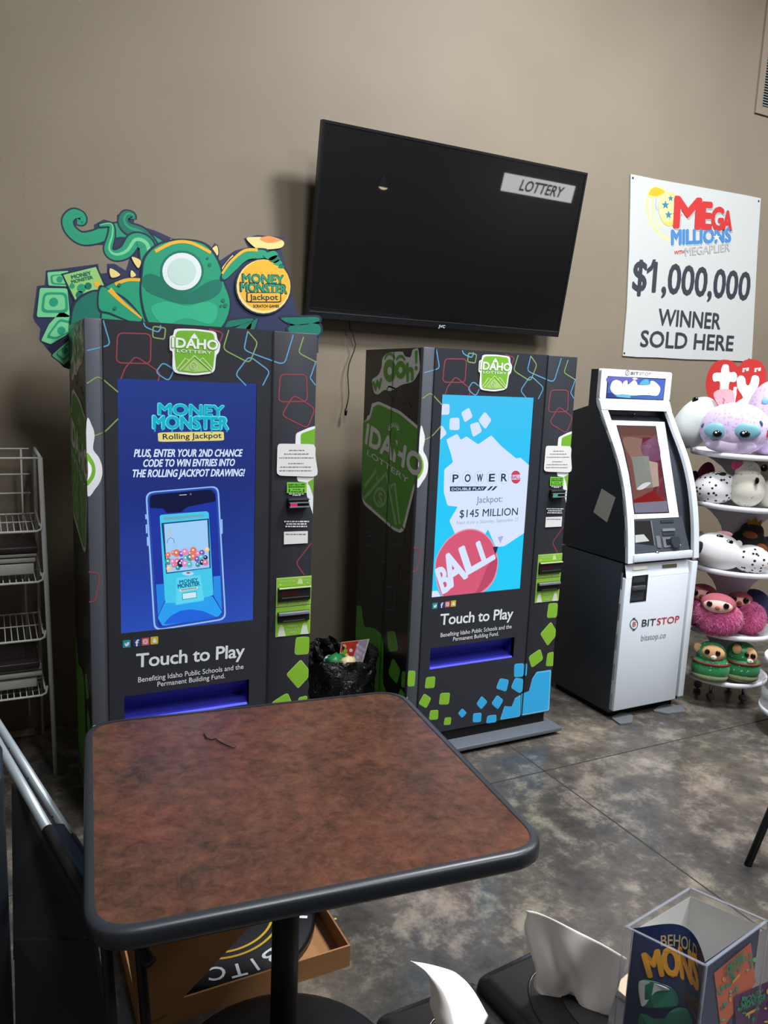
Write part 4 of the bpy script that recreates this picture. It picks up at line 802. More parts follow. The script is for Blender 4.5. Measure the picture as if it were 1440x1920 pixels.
class Toy:
    def __init__(s, name, p, r, shelf, m, label, fw=.1, depth=.85, tilt=0, fz=None, group=None, flat=0, nocat='plush toy'):
        c = CUR
        if shelf is not None and fw >= .1 and shelf < .5:   # front row: rest where its lowest edge meets the shelf in the photograph
            q = on_z(*c((p[0], p[1]+r[1])), shelf); fw = max(.06, min(.2, PD-q.dot(D_)-min(r)*mpp(fw)*(c((1, 0))[0]-c((0, 0))[0])*depth*.5))
        s.k = mpp(fw)*(c((1, 0))[0]-c((0, 0))[0]); s.c = c; s.p = p; s.r = r; s.fw = fw; s.tilt = tilt
        s.C = at(p, c, fw); rx, rz = r[0]*s.k, r[1]*s.k
        if shelf is not None and s.C.z < shelf+2*rz: s.C.z = shelf+rz+.001
        s.rad = (rx, min(rx, rz)*depth, rz); s.M = MR @ Matrix.Rotation(tilt, 3, 'Y')
        s.t = thing(name, (s.C.x, s.C.y, s.C.z-rz), label, nocat, group)
        def fn(v):
            if fz: v = fuzz(*fz)(v)
            if v.z < 0 and flat: v = Vector((v.x*(1+flat*-v.z), v.y*(1+flat*-v.z), v.z))
            return v
        mb = MB(); mb.ell(s.C, s.rad, m, s.M, 40, 26, fn)
        if m is M_pk:                    # long pile: fine tufts standing off the body
            R3 = random.Random(int(p[0]))
            for _ in range(2600):
                a, z = R3.uniform(0, 2*math.pi), R3.uniform(-.95, .8); h = (1-z*z)**.5; nv = Vector((h*math.cos(a), h*math.sin(a), z))
                b0 = s.M @ Vector((nv.x*s.rad[0], nv.y*s.rad[1], nv.z*s.rad[2])); g = (s.M @ nv).normalized(); tdir = (g.cross(Vector((0, 0, 1)))).normalized()
                tip = b0+g*R3.uniform(.006, .012)+Vector((R3.uniform(-.006, .006), R3.uniform(-.004, .004), -R3.uniform(.002, .012)))
                mb.add([s.C+b0*.985-tdir*.0018, s.C+b0*.985+tdir*.0018, s.C+tip], [[0, 1, 2]], m)
        mb.build('body', s.t)
    def on(s, p, out=1.0):   # point on the body's front in crop pixels
        a = (p[0]-s.p[0])*s.k; b = -(p[1]-s.p[1])*s.k
        ca, sa = math.cos(s.tilt), math.sin(s.tilt)
        x, z = (a*ca-b*sa)/s.rad[0], (a*sa+b*ca)/s.rad[2]
        h = max(0, 1-x*x-z*z)**.5
        return s.C+R_*a+Vector((0, 0, b))-D_*(h*s.rad[1]*out)
    def bit(s, name, p, r, m, d=.4, out=1.0, label=None, tilt=0, push=0):
        mb = MB(); mb.ell(s.on(p, out)-D_*push, (r[0]*s.k, max(.003, min(r)*s.k*d), r[1]*s.k), m, MR @ Matrix.Rotation(tilt, 3, 'Y'), 20, 12); return mb.build(name, s.t, label)
    def eye(s, p, r=(10, 12)):
        e = s.bit('eye', p, r, M_eye, .5); h = s.on((p[0]-r[0]*.3, p[1]-r[1]*.35), 1.0)-D_*(min(r)*s.k*.5+.001)
        MB().ell(h, (r[0]*s.k*.25,)*3, P_white, u=10, v=6).build('highlight', e); return e
    def tagm(s, p, w_, kind='hang_tag', m=None):
        f = Fr(s.on(p)-D_*.006, R_, (0, 0, 1)); k = w_*s.k
        mb = MB(); mb.prism(smooth([(0, -k), (k, k*.1), (k*.55, k*.9), (0, k*.5), (-k*.55, k*.9), (-k, k*.1)], 4), f, 0, .002, m or c_r, P_white); mb.build(kind, s.t, label='small red heart tag')
M_eye = mat('toy eye', (14, 12, 14), .08)
M_cream = spotted('cream plush', (222, 220, 206), (170, 168, 160), 32, .13); M_dal = spotted('dalmatian plush', (232, 232, 234), (24, 24, 28), 44, .27, soft=.03); M_gsp = spotted('speckled plush', (176, 172, 158), (130, 120, 112), 34, .14)
M_lav = spotted('lavender plush', (206, 190, 222), (186, 160, 206), 60, .2, soft=.2); M_wp = mat('white plush', (232, 232, 234), .9, sheen=.3); M_gw = mat('grey white plush', (204, 212, 208), .9, sheen=.3); M_bp = mat('black plush', (20, 20, 24), .85, sheen=.1)
M_pk = mat('pink plush', (206, 84, 140), .95, sheen=.4); nt, N, L, b = nodes(M_pk)
L.new(ramp(nt, noise(nt, 60, 5, .7, 1.5), [(.3, (160, 52, 104)), (.5, (206, 84, 140)), (.7, (232, 130, 176))]), b.inputs['Base Color']); bump(nt, b, noise(nt, 70, 4, .7, 1), .8, .01)
M_gr = spotted('green sequin plush', (40, 132, 76), (190, 220, 190), 60, .16, .35); M_mau = mat('mauve plush', (124, 52, 76), .9); M_nav = mat('navy plush', (42, 42, 82), .9); M_tan = mat('tan plush', (206, 160, 112), .9); M_teal = mat('teal satin', (120, 176, 190), .35); M_pkl = mat('pale pink plush', (240, 176, 184), .9); M_gold = mat('gold foil', (214, 160, 50), .25, .9); M_brn = mat('brown plush', (150, 86, 44), .9); M_rose = mat('rose brown plush', (170, 92, 104), .9)
G = 'plush toys on the round stand'
S1, S2, S3, S4, S5 = SZ[4]+.002, SZ[3]+.002, SZ[2]+.002, SZ[1]+.002, SZ[0]+.002
# top shelf
CUR = z9
t = Toy('plush_toy', (268, 900), (190, 285), S1, M_gw, 'grey-white plush lying on its side on the top shelf', .06, .8, .5, group=G, flat=.1)
t.eye((255, 672), (32, 34))
mb = MB(); f = Fr(t.on((520, 660))-D_*.03, R_, (0, 0, 1)); k = t.k; mb.prism(smooth([(-100*k, 60*k), (-20*k, 110*k), (70*k, 95*k), (100*k, 0), (60*k, -120*k), (-30*k, -70*k)], 5), f, 0, .016, M_pkl); e = mb.build('ear', t.t, label='pale pink ear')
mb = MB(); A = Art(Fr(f.w((0, 0), .017), R_, (0, 0, 1)), mb); A.line(smooth([(-10*k, 20*k), (10*k, 0), (-5*k, -20*k), (30*k, -60*k), (40*k, -20*k), (0, -70*k)], 5, False), .003, mat('tag ink', (190, 90, 60), .6), 1); mb.build('ear_print', e)
t = Toy('plush_toy', (752, 965), (330, 262), S1, M_lav, 'speckled lavender plush with teal eye mask at front of the top shelf', .17, .75, group=G, flat=.06)
for x, w_ in ((590, 118), (862, 128)): t.bit('eye_mask', (x, 990 if x < 700 else 975), (w_, 80), M_teal, .35, .99)
t.eye((600, 1018), (44, 34)); t.eye((848, 1005), (48, 34)); 
for o in [x for x in S.objects if x.parent == t.t and x.name.startswith('eye') and not x.name.startswith('eye_')]: o.location = -D_*.018
t.bit('muzzle', (730, 1130), (240, 80), mat('lavender muzzle', (190, 178, 206), .9), .4, .95); t.bit('lash', (455, 945), (16, 28), mat('teal dark', (60, 96, 112), .5), .5, tilt=.5); t.bit('lash', (980, 895), (16, 30), mat('teal dark', (60, 96, 112), .5), .5, tilt=-.4); t.tagm((1055, 985), 46)
t = Toy('plush_toy', (1160, 830), (215, 365), S1, M_lav, 'taller lavender plush cut by the right edge on the top shelf', .02, .8, group=G); t.bit('eye_mask', (1120, 665), (45, 42), mat('sky satin', (140, 206, 232), .35), .4, .98)
t = Toy('plush_toy', (880, 690), (70, 60), None, mat('lime plush', (206, 226, 150), .9), 'small pale lime plush tuft behind the lavender plush, below the heart sign', .02, .9, group=G)
# second shelf
t = Toy('plush_toy', (285, 1530), (70, 120), S2, M_dal, 'black-spotted white plush half hidden behind the kiosk', .02, .9, group=G); t.bit('ear', (272, 1430), (42, 75), M_bp, .6); t.tagm((318, 1455), 34)
Toy('plush_toy', (400, 1450), (92, 190), S2, M_mau, 'dark mauve rounded plush leaning at the back left of the second shelf', -.03, .6, .15, group=G)
t = Toy('plush_toy', (522, 1630), (222, 165), S2, M_dal, 'black-spotted white plush lying at front of the second shelf', .15, .85, -.25, group=G, flat=.05); t.bit('ear', (572, 1484), (40, 24), M_bp, .8, .9, tilt=-.3); t.bit('ear', (718, 1558), (62, 56), M_bp, .8, .9)
t = Toy('plush_toy', (900, 1640), (172, 195), S2, M_cream, 'cream spotted plush with a pink bow, front of the second shelf', .16, .85, group=G, flat=.06)
mb = MB(); h = t.C+Vector((0, 0, 150*t.k)); mb.ell(h-R_*10*t.k, (120*t.k, 100*t.k, 130*t.k), M_cream, MR, 24, 14); hd = mb.build('head', t.t); t.bit('eye', (980, 1545), (20, 34), M_eye, .6, push=.02)
for dx in (-26, 26): mb = MB(); mb.ell(h+R_*(-110+dx)*t.k-D_*.02+Vector((0, 0, 70*t.k)), (34*t.k, 20*t.k, 42*t.k), mat('bow pink', (222, 70, 130), .5), MR, 14, 8); mb.build('bow_loop', t.t, label='bright pink bow')
mb = MB(); mb.tube([h+Vector((0, 0, 110*t.k)), h-R_*20*t.k+Vector((0, 0, 200*t.k))], [.012, .001], M_cream); mb.build('horn', t.t)
t = Toy('plush_toy', (1085, 1440), (190, 235), None, M_gsp, 'large grey speckled plush standing behind the cream ones on the second shelf', -.05, .7, group=G); t.C.z; t.eye((1095, 1388), (32, 36))
Toy('plush_toy', (1180, 1680), (110, 140), S2, M_cream, 'cream spotted plush cut by the right edge on the second shelf', .1, .85, group=G)
# third shelf
CUR = z10
t = Toy('plush_toy', (410, 492), (182, 142), S3, M_wp, 'white plush with black patches lying at front of the third shelf', .17, .85, .2, group=G, flat=.04); t.bit('patch', (272, 468), (48, 50), M_bp, .5, .97); t.eye((412, 366), (26, 15)); t.eye((484, 398), (26, 17)); t.bit('snout', (440, 352), (60, 22), M_pkl, .6, .9); t.bit('ear', (548, 415), (26, 30), M_wp, .6)
t = Toy('plush_toy', (715, 500), (140, 108), S3, M_dal, 'black-spotted white plush lying on the third shelf', .16, .85, .1, group=G, flat=.05); t.bit('paw', (832, 570), (30, 22), M_wp, .7); t.bit('ear', (560, 430), (30, 36), M_wp, .6)
t = Toy('plush_toy', (690, 340), (140, 150), S3, M_bp, 'black plush ape with gold crown and chain on the third shelf', .02, .7, group=G)
mb = MB(); hc = t.C+Vector((0, 0, 118*t.k)); mb.ell(hc+R_*15*t.k, (86*t.k, 70*t.k, 86*t.k), M_bp, MR, 20, 12); hd = mb.build('head', t.t)
mb = MB(); mb.ell(hc+R_*6*t.k-D_*52*t.k-Vector((0, 0, 20*t.k)), (56*t.k, 30*t.k, 46*t.k), M_brn, MR, 18, 10); mb.build('face', hd)
mb = MB(); cz = hc+R_*25*t.k+Vector((0, 0, 82*t.k))
f = Fr(cz-D_*20*t.k, R_, (0, 0, 1)); mb.prism([(-50*k*0-46*t.k, -16*t.k), (46*t.k, -16*t.k), (50*t.k, 26*t.k), (24*t.k, 8*t.k), (4*t.k, 46*t.k), (-20*t.k, 8*t.k), (-46*t.k, 30*t.k)], f, -.012, .012, M_gold); mb.build('crown', hd, label='small gold crown')
for x in (600, 780): t.bit('arm', (x, 318), (44, 40), M_brn, .7, push=.03)
mb = MB(); R = random.Random(5)
for k2 in range(14): a = k2/13*math.pi; mb.ell(t.C-D_*(t.rad[1]+.03)+R_*(-58+116*k2/13)*t.k+Vector((0, 0, (10-52*math.sin(a))*t.k)), (15*t.k, 12*t.k, 15*t.k), M_gold, MR, 10, 6)
mb.build('gold_chain', t.t, label='chunky gold chain'); t.bit('medallion', (668, 380), (30, 26), P_white, .3, push=.03)
Toy('plush_toy', (255, 335), (30, 60), S3, M_wp, 'white plush mostly hidden behind the kiosk on the third shelf', .03, .9, group=G)
Toy('plush_toy', (850, 420), (60, 120), S3, M_nav, 'navy plush at the right end of the third shelf', -.02, .9, group=G)
# fourth shelf
def sloth(p, r, label, fw, face, seed):
    t = Toy('plush_toy', p, r, S4, M_pk, label, fw, .85, group=G, fz=(.05, 9, seed), flat=.06)
    fx, fy, fw_, fh = face; mb = MB(); c2 = t.on((fx, fy), .7); mb.ell(c2, (fw_*t.k, fw_*.7*t.k, fh*t.k), M_rose, MR, 22, 14); hd = mb.build('head', t.t, label='rose brown head')
    t2 = c2-D_*fw_*.62*t.k; mb = MB(); mb.ell(c2-D_*fw_*.3*t.k-Vector((0, 0, 6*t.k)), (fw_*.84*t.k, fw_*.5*t.k, fh*.74*t.k), mat('sloth face', (236, 190, 176), .9), MR, 20, 12); mb.build('face', hd, label='pale pink face')
    for dx in (-1, 1): MB().ell(c2-D_*fw_*.74*t.k+R_*dx*fw_*.46*t.k+Vector((0, 0, 10*t.k)), (22*t.k, 12*t.k, 24*t.k), M_eye, MR, 14, 8).build('eye', hd)
    MB().ell(c2-D_*fw_*.82*t.k-Vector((0, 0, 12*t.k)), (18*t.k, 12*t.k, 16*t.k), M_brn, MR, 12, 8).build('nose', hd); return t
sloth((225, 1010), (110, 145), 'pink fluffy plush partly behind the kiosk on the fourth shelf', .06, (250, 890, 105, 70), 1)
sloth((690, 1085), (120, 125), 'pink fluffy plush at right on the fourth shelf', .08, (610, 955, 92, 58), 2)
sloth((410, 1085), (178, 140), 'pink fluffy plush at front centre of the fourth shelf', .15, (400, 965, 130, 80), 3)
t = Toy('plush_toy', (730, 930), (135, 150), S4, M_nav, 'dark navy plush behind the pink ones on the fourth shelf', -.04, .8, group=G); f = Fr(t.on((615, 865))-D_*.02, R_, (0, 0, 1)); mb = MB(); mb.prism([(-30*t.k, -25*t.k), (-5*t.k, 5*t.k), (35*t.k, 30*t.k), (15*t.k, -10*t.k)], f, 0, .003, P_white); mb.build('hang_tag', t.t)
# fifth shelf
def monkey(p, r, label, fw, hp, hr, face, ear, ef):
    t = Toy('plush_toy', p, r, S5, M_gr, label, fw, .85, group=G, flat=.05)
    mb = MB(); hc = at(hp, z10, t.fw); mb.ell(hc, (hr*t.k, hr*.85*t.k, hr*.85*t.k), M_gr, MR, 24, 14); hd = mb.build('head', t.t)
    fx, fy, fr_, fh = face; fc = at((fx, fy), z10, t.fw+hr*.55*t.k); mb = MB(); mb.ell(fc, (fr_*t.k, fr_*.5*t.k, fh*t.k), M_tan, MR, 20, 12); mb.build('face', hd, label='tan face')
    for dx in (-.48, .4): MB().ell(fc+R_*dx*fr_*t.k-D_*fr_*.42*t.k+Vector((0, 0, .2*fh*t.k)), (20*t.k, 12*t.k, 22*t.k), M_eye, MR, 14, 8).build('eye', hd)
    MB().ell(fc+R_*.1*fr_*t.k-D_*fr_*.42*t.k-Vector((0, 0, .38*fh*t.k)), (24*t.k, 14*t.k, 20*t.k), M_cream, MR, 14, 8).build('muzzle', hd, label='pale muzzle')
    MB().ell(at(ear, z10, t.fw+ef*hr*t.k), (34*t.k, 12*t.k, 40*t.k), M_tan, MR, 14, 8).build('ear', hd)
    mb = MB(); pts = [t.C+R_*math.cos(a)*r[0]*.94*t.k-D_*math.sin(a)*t.rad[1]*.98+Vector((0, 0, r[1]*.38*t.k)) for a in [k*math.pi/10 for k in range(11)]]; mb.tube(pts, .006, mat('red scarf', (120, 48, 40), .8), 8); mb.build('scarf', t.t, label='dark red scarf')
    mb = MB(); mb.ell(t.C-Vector((0, 0, r[1]*.55*t.k)), (r[0]*.97*t.k, t.rad[1]*1.02, r[1]*.42*t.k), spotted('olive plush', (112, 122, 84), (150, 158, 120), 46, .12), MR, 24, 12); mb.build('base_band', t.t); return t
monkey((340, 1520), (142, 122), 'green sequined plush monkey at left on the bottom shelf', .1, (352, 1365), 112, (370, 1365, 86, 62), (232, 1318), .3)
monkey((620, 1520), (135, 125), 'green sequined plush monkey turned right on the bottom shelf', .1, (630, 1370), 112, (700, 1400, 52, 74), (585, 1330), .8)
# heart sign on top
hp = at((765, 370), z9, -.1); HFr = Fr((hp.x, hp.y, 0), R_, (0, 0, 1))
sg = thing('heart_sign', (hp.x, hp.y, 1.272), 'red heart-shaped sign with white lettering above the plush stand', 'sign')
hearts = smooth(HFr.pp([(615, 720), (500, 660), (440, 560), (405, 420), (430, 250), (520, 120), (640, 92), (740, 120), (795, 175), (860, 105), (970, 85), (1080, 130), (1130, 260), (1115, 420), (1030, 560), (900, 680), (760, 760)], z9), 6)
mb = MB(); mb.prism(hearts, HFr, -.012, 0, c_r, mat('heart edge', (244, 196, 190), .5)); mb.build('heart_board', sg)
mb = MB(); A = Art(HFr, mb, .0005)
A.P([(590, 210), (612, 158), (645, 148), (680, 165), (692, 240), (750, 240), (780, 280), (768, 345), (740, 362), (690, 365), (682, 470), (700, 490), (735, 460), (772, 470), (770, 530), (735, 610), (670, 645), (600, 635), (565, 560), (575, 365), (505, 355), (486, 315), (495, 265), (530, 248), (585, 246)], z9, P_white, 1, 's')
A.P([(780, 320), (810, 285), (850, 286), (878, 320), (890, 385), (920, 398), (945, 350), (960, 295), (1000, 278), (1040, 300), (1044, 370), (1000, 500), (930, 620), (860, 720), (760, 720), (748, 660), (790, 590), (850, 545), (790, 440), (778, 370)], z9, P_white, 1, 's')
for x in (848, 992):
    for q in ([(x, 195), (x+40, 190), (x+38, 208), (x-2, 213)], [(x-2, 218), (x+22, 214), (x+20, 240), (x-4, 244)], [(x+46, 190), (x+76, 186), (x+72, 226), (x+40, 230)]): A.P(q, z9, P_white, 1)
mb.build('white_lettering', sg)
mb = MB(); mb.tube([(hp.x, hp.y, 1.272), (hp.x, hp.y, 1.6)], .008, P_white); mb.build('post', sg)
# second stand, cut by the right edge
p0 = on_z(1436, 1345, .10); d2 = Vector((p0.x, p0.y, 0)).normalized(); c2 = Vector((p0.x, p0.y, 0))+d2*.16+Vector((d2.y, -d2.x, 0))*.16
s2 = stand('plush_display_stand', c2, (.105, .345), (.2, .2), 'second round white toy stand cut off at the right edge', False)
R2, D2 = rot_to(c2.x, c2.y)
mb = MB(); mb.lathe([(.19, .12), (.196, .12), (.196, .21), (.19, .21)], (c2.x, c2.y, 0), mat('clear guard', (220, 226, 226), .1, alpha=.3), 48); mb.build('shelf_guard', s2, label='clear shelf guard')
for z, m, lab, off in ((.12, M_wp, 'white plush on the lower shelf of the right-hand stand', -.08), (.36, mat('red plush', (200, 40, 66), .7), 'red plush on the upper shelf of the right-hand stand', -.1)):
    q = c2+R2*off-D2*.06; t = thing('plush_toy', (q.x, q.y, z), lab, 'plush toy', 'toys on the right-hand stand')
    mb = MB(); mb.ell((q.x, q.y, z+.042), (.07, .06, .042), m); mb.build('body', t); mb = MB(); mb.ell((q.x+.06, q.y-.02, z+.08), (.04, .04, .04), m); mb.build('head', t)
# ------------------------------------------------------------------ dining table
TA = math.radians(-6.2); TC = Vector((.525, 1.402, 0)); TUx = Vector((math.cos(TA), math.sin(TA), 0)); TUy = Vector((-math.sin(TA), math.cos(TA), 0))
TF2 = Fr(TC, TUx, TUy); TZ = .745
tb = thing('dining_table', TC, 'square cafe table with mottled red-brown laminate top and black edge band', 'table')
ta, tbd = .390, .374
def rr(a, b2, r, n=8): return rnd([(-a, -b2), (a, -b2), (a, b2), (-a, b2)], r=r, n=n)
mb = MB(); mb.prism(rr(ta-.008, tbd-.008, .072), TF2, TZ-.03, TZ, M_lam); mb.build('table_top', tb, label='mottled red-brown laminate top')
mb = MB(); lay = [(.0, TZ+.0012), (.008, TZ-.001), (.011, TZ-.006), (.011, TZ-.028), (.007, TZ-.033), (-.012, TZ-.034)]
vs = []; n = 0; r0 = .072
for d, z in [(-.006, TZ+.0012)]+lay:
    p = rr(ta-.008+d, tbd-.008+d, r0+d); n = len(p); vs += [TF2.w(q, z) for q in p]
mb.add(vs, [[j*n+i, j*n+(i+1) % n, (j+1)*n+(i+1) % n, (j+1)*n+i][::-1] for j in range(len(lay)) for i in range(n)], M_edge, True)
mb.prism(rr(ta-.02, tbd-.02, .07), TF2, TZ-.036, TZ-.031, M_blk); mb.build('edge_band', tb, label='black vinyl edge band')
mb = MB(); mb.tube([TC+Vector((0, 0, .02)), TC+Vector((0, 0, TZ-.036))], .029, M_blk, 24); mb.build('column', tb)
mb = MB()
for a in (0.3, 0.3+math.pi/2): d = (TUx*math.cos(a)+TUy*math.sin(a))*.24; mb.tube([TC-d+Vector((0, 0, TZ-.045)), TC+d+Vector((0, 0, TZ-.045))], .012, M_blk)
mb.build('spider_bracket', tb)
mb = MB(); mb.lathe([(0, .045), (.03, .045), (.05, .03), (.255, .016), (.272, .008), (.272, 0), (0, 0)], TC, M_blk, 48); mb.build('base_plate', tb)
pts = [on_z(x, y, TZ+.003) for x, y in ((382, 1376), (388, 1384), (396, 1387), (404, 1385), (412, 1391), (424, 1397), (438, 1402), (442, 1400))]
MB().tube(pts, .0014, M_blk, 6).build('black_thread', None, 'short wavy black thread lying on the cafe table', 'thread')
# ------------------------------------------------------------------ carton tray with round sign on the floor
kr = mat('kraft card', (176, 128, 82), .8); kd = mat('kraft inside', (150, 106, 68), .8)
cb = thing('cardboard_box', (.53, 1.95, 0), 'shallow brown cardboard box lid on the floor under the table', 'cardboard box')
bx0, bx1, by0, by1, bz = .268, .815, 1.682, 2.26, .062
mb = MB(); mb.box(bx0, bx1, by0, by1, .0, .004, kr); mb.box(bx0, bx1, by0, by0+.005, .004, bz, kr); mb.box(bx0, bx1, by1-.005, by1, .004, bz, kr); mb.box(bx0, bx0+.005, by0+.005, by1-.005, .004, bz, kr); mb.box(bx1-.005, bx1, by0+.005, by1-.005, .004, bz, kd); mb.build('tray', cb)
mb = MB(); f = Fr((0, 1.68, 0), (1, 0, 0), (0, 0, 1)); q = f.pp([(215, 1640), (560, 1640), (316, 1900), (262, 1925)]); q = [(p[0], max(.004, p[1])) for p in q]; mb.prism(q, f, -.005, 0, kr); mb.build('upright_flap', cb, label='brown upright flap')
sc = Vector((.543, 1.968, .0045)); sgn = thing('round_sign', sc, 'round black sign with white and gold lettering lying face up in the cardboard box', 'sign')
mb = MB(); mb.lathe([(0, .028), (.256, .028), (.265, .022), (.265, 0), (0, 0)], sc, mat('sign black', (20, 21, 24), .35), 64); mb.build('disc', sgn)
mb = MB(); A = Art(Fr(sc+Vector((0, 0, .028)), (-1, 0, 0), (0, -1, 0)), mb)
for r in (.166, .144): A.line(oval(0, 0, r, r, 64), .007, mat('sign gold', (206, 166, 50), .4), 1, True)
A.line(oval(0, 0, .05, .05, 40), .012, P_white, 1, True)
for ch, an in (('B', 111), ('I', 98), ('T', 86), ('C', 72), ('O', 57), ('I', 46), ('N', 35), ('L', 152), ('L', 165), ('E', 178), ('S', 191)):
    a = math.radians(an); u = (math.cos(a), math.sin(a)); t_ = (math.sin(a), -math.cos(a)); hw = .003 if ch == 'I' else .02
    A.tuv(ch, (u[0]*.196-t_[0]*hw, u[1]*.196-t_[1]*hw), (u[0]*.196+t_[0]*hw, u[1]*.196+t_[1]*hw), .046, P_white, 2, .012)
mb.build('lettering', sgn, label='white and gold lettering')
# ------------------------------------------------------------------ waste bin between the machines
bc = Vector((1.335, 2.95, 0)); M_bag = mat('bin liner', (16, 16, 18), .22, spec=.6); nt, N, L, b = nodes(M_bag); bump(nt, b, noise(nt, 11, 5, .6, 1.6), .9, .05)
bn = thing('waste_bin', bc, 'round waste bin lined with a crumpled shiny black bag between the two vending machines', 'waste bin')
def wob(a, j, r, z):
    if r < .02: return r, z
    q = .012*math.sin(5*a+j*.9)+.007*math.sin(11*a-j*1.7)+.005*math.sin(17*a+j*2.3); return r+q*.7, z*.95+(.010*math.sin(3*a+1)+.006*math.sin(7*a) if j >= 9 else 0)
mb = MB(); mb.lathe([(0, .001), (.118, .001), (.125, .05), (.133, .12), (.130, .18), (.140, .24), (.136, .29), (.150, .33), (.150, .37), (.158, .395), (.152, .412), (.14, .405), (.13, .36), (.12, .30), (0, .28)], bc, M_bag, 72, wob); mb.build('liner', bn, label='crumpled black bin liner')
mb = MB(); f = Fr((0, 2.99, 0), (1, 0, 0), (0, 0, 1)); zb = crop(560, 1160, 300/1440)
gx, gz = 10, 8; vs = []; fs = []
for i in range(gx+1):
    for j in range(gz+1):
        p = f.px((140+i*26, 420-j*34*(1-.05*abs(i-5))), zb); vs.append((p[0], 2.99+.03*math.sin(i*1.3+j*.8)+.02*math.cos(j*1.9-i), p[1]))
for i in range(gx):
    for j in range(gz): a = i*(gz+1)+j; fs.append([a, a+gz+1, a+gz+2, a+1])
mb.add(vs, fs, M_bag, True); mb.build('liner_flap', bn)
f = Fr((0, 2.86, 0), (1, 0, 0), (0, .25, 1)); q = f.pp([(385, 212), (638, 182), (578, 392), (362, 372)], zb)
tk = thing('discarded_ticket', f.w(q[3]), 'red and lilac discarded game ticket sticking out of the waste bin', 'ticket')
mb = MB(); mb.prism(q, f, -.001, 0, mat('ticket cream', (220, 220, 190), .6)); mb.build('card', tk)
mb = MB(); A = Art(f, mb); A.P([(388, 216), (540, 198), (480, 372), (368, 366)], zb, mat('ticket red', (200, 50, 36), .5), 1); A.P([(538, 198), (620, 190), (570, 384), (478, 372)], zb, mat('ticket lilac', (190, 170, 196), .5), 1)
for (x, y, r, c_) in ((408, 250, 20, (236, 190, 120)), (420, 290, 18, (120, 210, 50)), (395, 320, 20, (110, 200, 50)), (430, 325, 14, (230, 230, 120)), (470, 285, 16, (240, 220, 220)), (490, 255, 10, (120, 60, 40))): A.disc((x, y), r, r, zb, mat('tk %d %d %d' % c_, c_, .5), 2)
for i in range(7): A.disc((530+ (i % 3)*26, 240+i*18), 13, 16, zb, mat('tk pale', (224, 212, 224), .5), 2)
mb.build('ticket_print', tk)
for (x, y, r, m_, lab, dy) in ((330, 385, 46, mat('wrapper green', (36, 120, 64), .4), 'crumpled green wrapper in the waste bin', 2.88), (285, 385, 34, mat('wrapper pale', (190, 214, 204), .4), 'crumpled pale wrapper at the left of the waste bin', 2.90), (440, 395, 36, mat('wrapper cream', (206, 196, 150), .5), 'crumpled cream wrapper in front of the red ticket', 2.83)):
    p = on_y(*zb((x, y)), dy); k = .0009; t = thing('crumpled_wrapper', p, lab, 'wrapper', 'wrappers in the waste bin')
    mb = MB(); mb.ell(p, (r*k, r*k*.8, r*k*.8), m_, None, 14, 10, fuzz(.35, 6, x)); mb.build('foil', t)
# ------------------------------------------------------------------ wire rack with newspapers at the left
RY, RX0, RX1 = 3.06, -.42, .165; M_wire = mat('rack wire', (222, 226, 224), .4)
rk = thing('wire_rack', (-.13, 3.2, 0), 'grey wire newspaper rack against the back wall at the left edge', 'rack')
zy = lambda y, x=60: on_y(x, y, RY).z
for x in (RX0, RX1):
    mb = MB(); mb.tube([(x+.022, RY, 0), (x, RY, zy(858))], .0085, M_wire); mb.tube([(x, RY+.004, zy(858)), (x, 3.42, zy(858)), (x, 3.44, zy(858)-.03), (x, 3.44, 0)], .006, M_wire); mb.build('upright', rk)
mb = MB()
for y in (859, 912, 951): mb.tube([(RX0, 3.42, zy(y)), (RX1-.02, 3.42, zy(y))], .0035, M_wire)
mb.tube([(RX0, RY, zy(859)), (RX1, RY, zy(859))], .004, M_wire)
for x in (RX1-.05, RX1-.25, RX0+.05): mb.tube([(x, 3.42, .1), (x, 3.42, zy(859))], .0035, M_wire)
for y in (1345, 1362): mb.tube([(RX0, 3.42, zy(y)), (RX1, 3.42, zy(y))], .0035, M_wire)
mb.build('back_wires', rk)
for y in (995, 1090, 1198, 1303):
    z = zy(y); mb = MB(); mb.tube([(RX1, RY-.002, z+.03), (RX1-.004, RY-.012, z+.006), (RX1-.02, RY-.016, z), (RX0+.02, RY-.016, z), (RX0, RY-.002, z+.03)], .0045, M_wire)
    mb.tube([(RX0, RY+.3, z+.012), (RX1, RY+.3, z+.012)], .004, M_wire); mb.tube([(RX0, RY+.15, z+.006), (RX1, RY+.15, z+.006)], .003, M_wire); mb.tube([(RX0, RY-.01, z+.02), (RX0, RY+.3, z+.03)], .003, M_wire); mb.tube([(RX1-.008, RY-.01, z+.02), (RX1-.008, RY+.3, z+.03)], .003, M_wire)
    x = RX0+.02
    while x < RX1-.01: mb.tube([(x, RY-.014, z+.001), (x, RY+.3, z+.013)], .0018, M_wire, 6); x += .0215
    mb.build('basket', rk)
M_np = (mat('newsprint', (168, 166, 160), .85), mat('newsprint pale', (188, 186, 178), .85), mat('newsprint grey', (150, 148, 144), .85), mat('magazine dark', (52, 46, 46), .4))
R = random.Random(11)
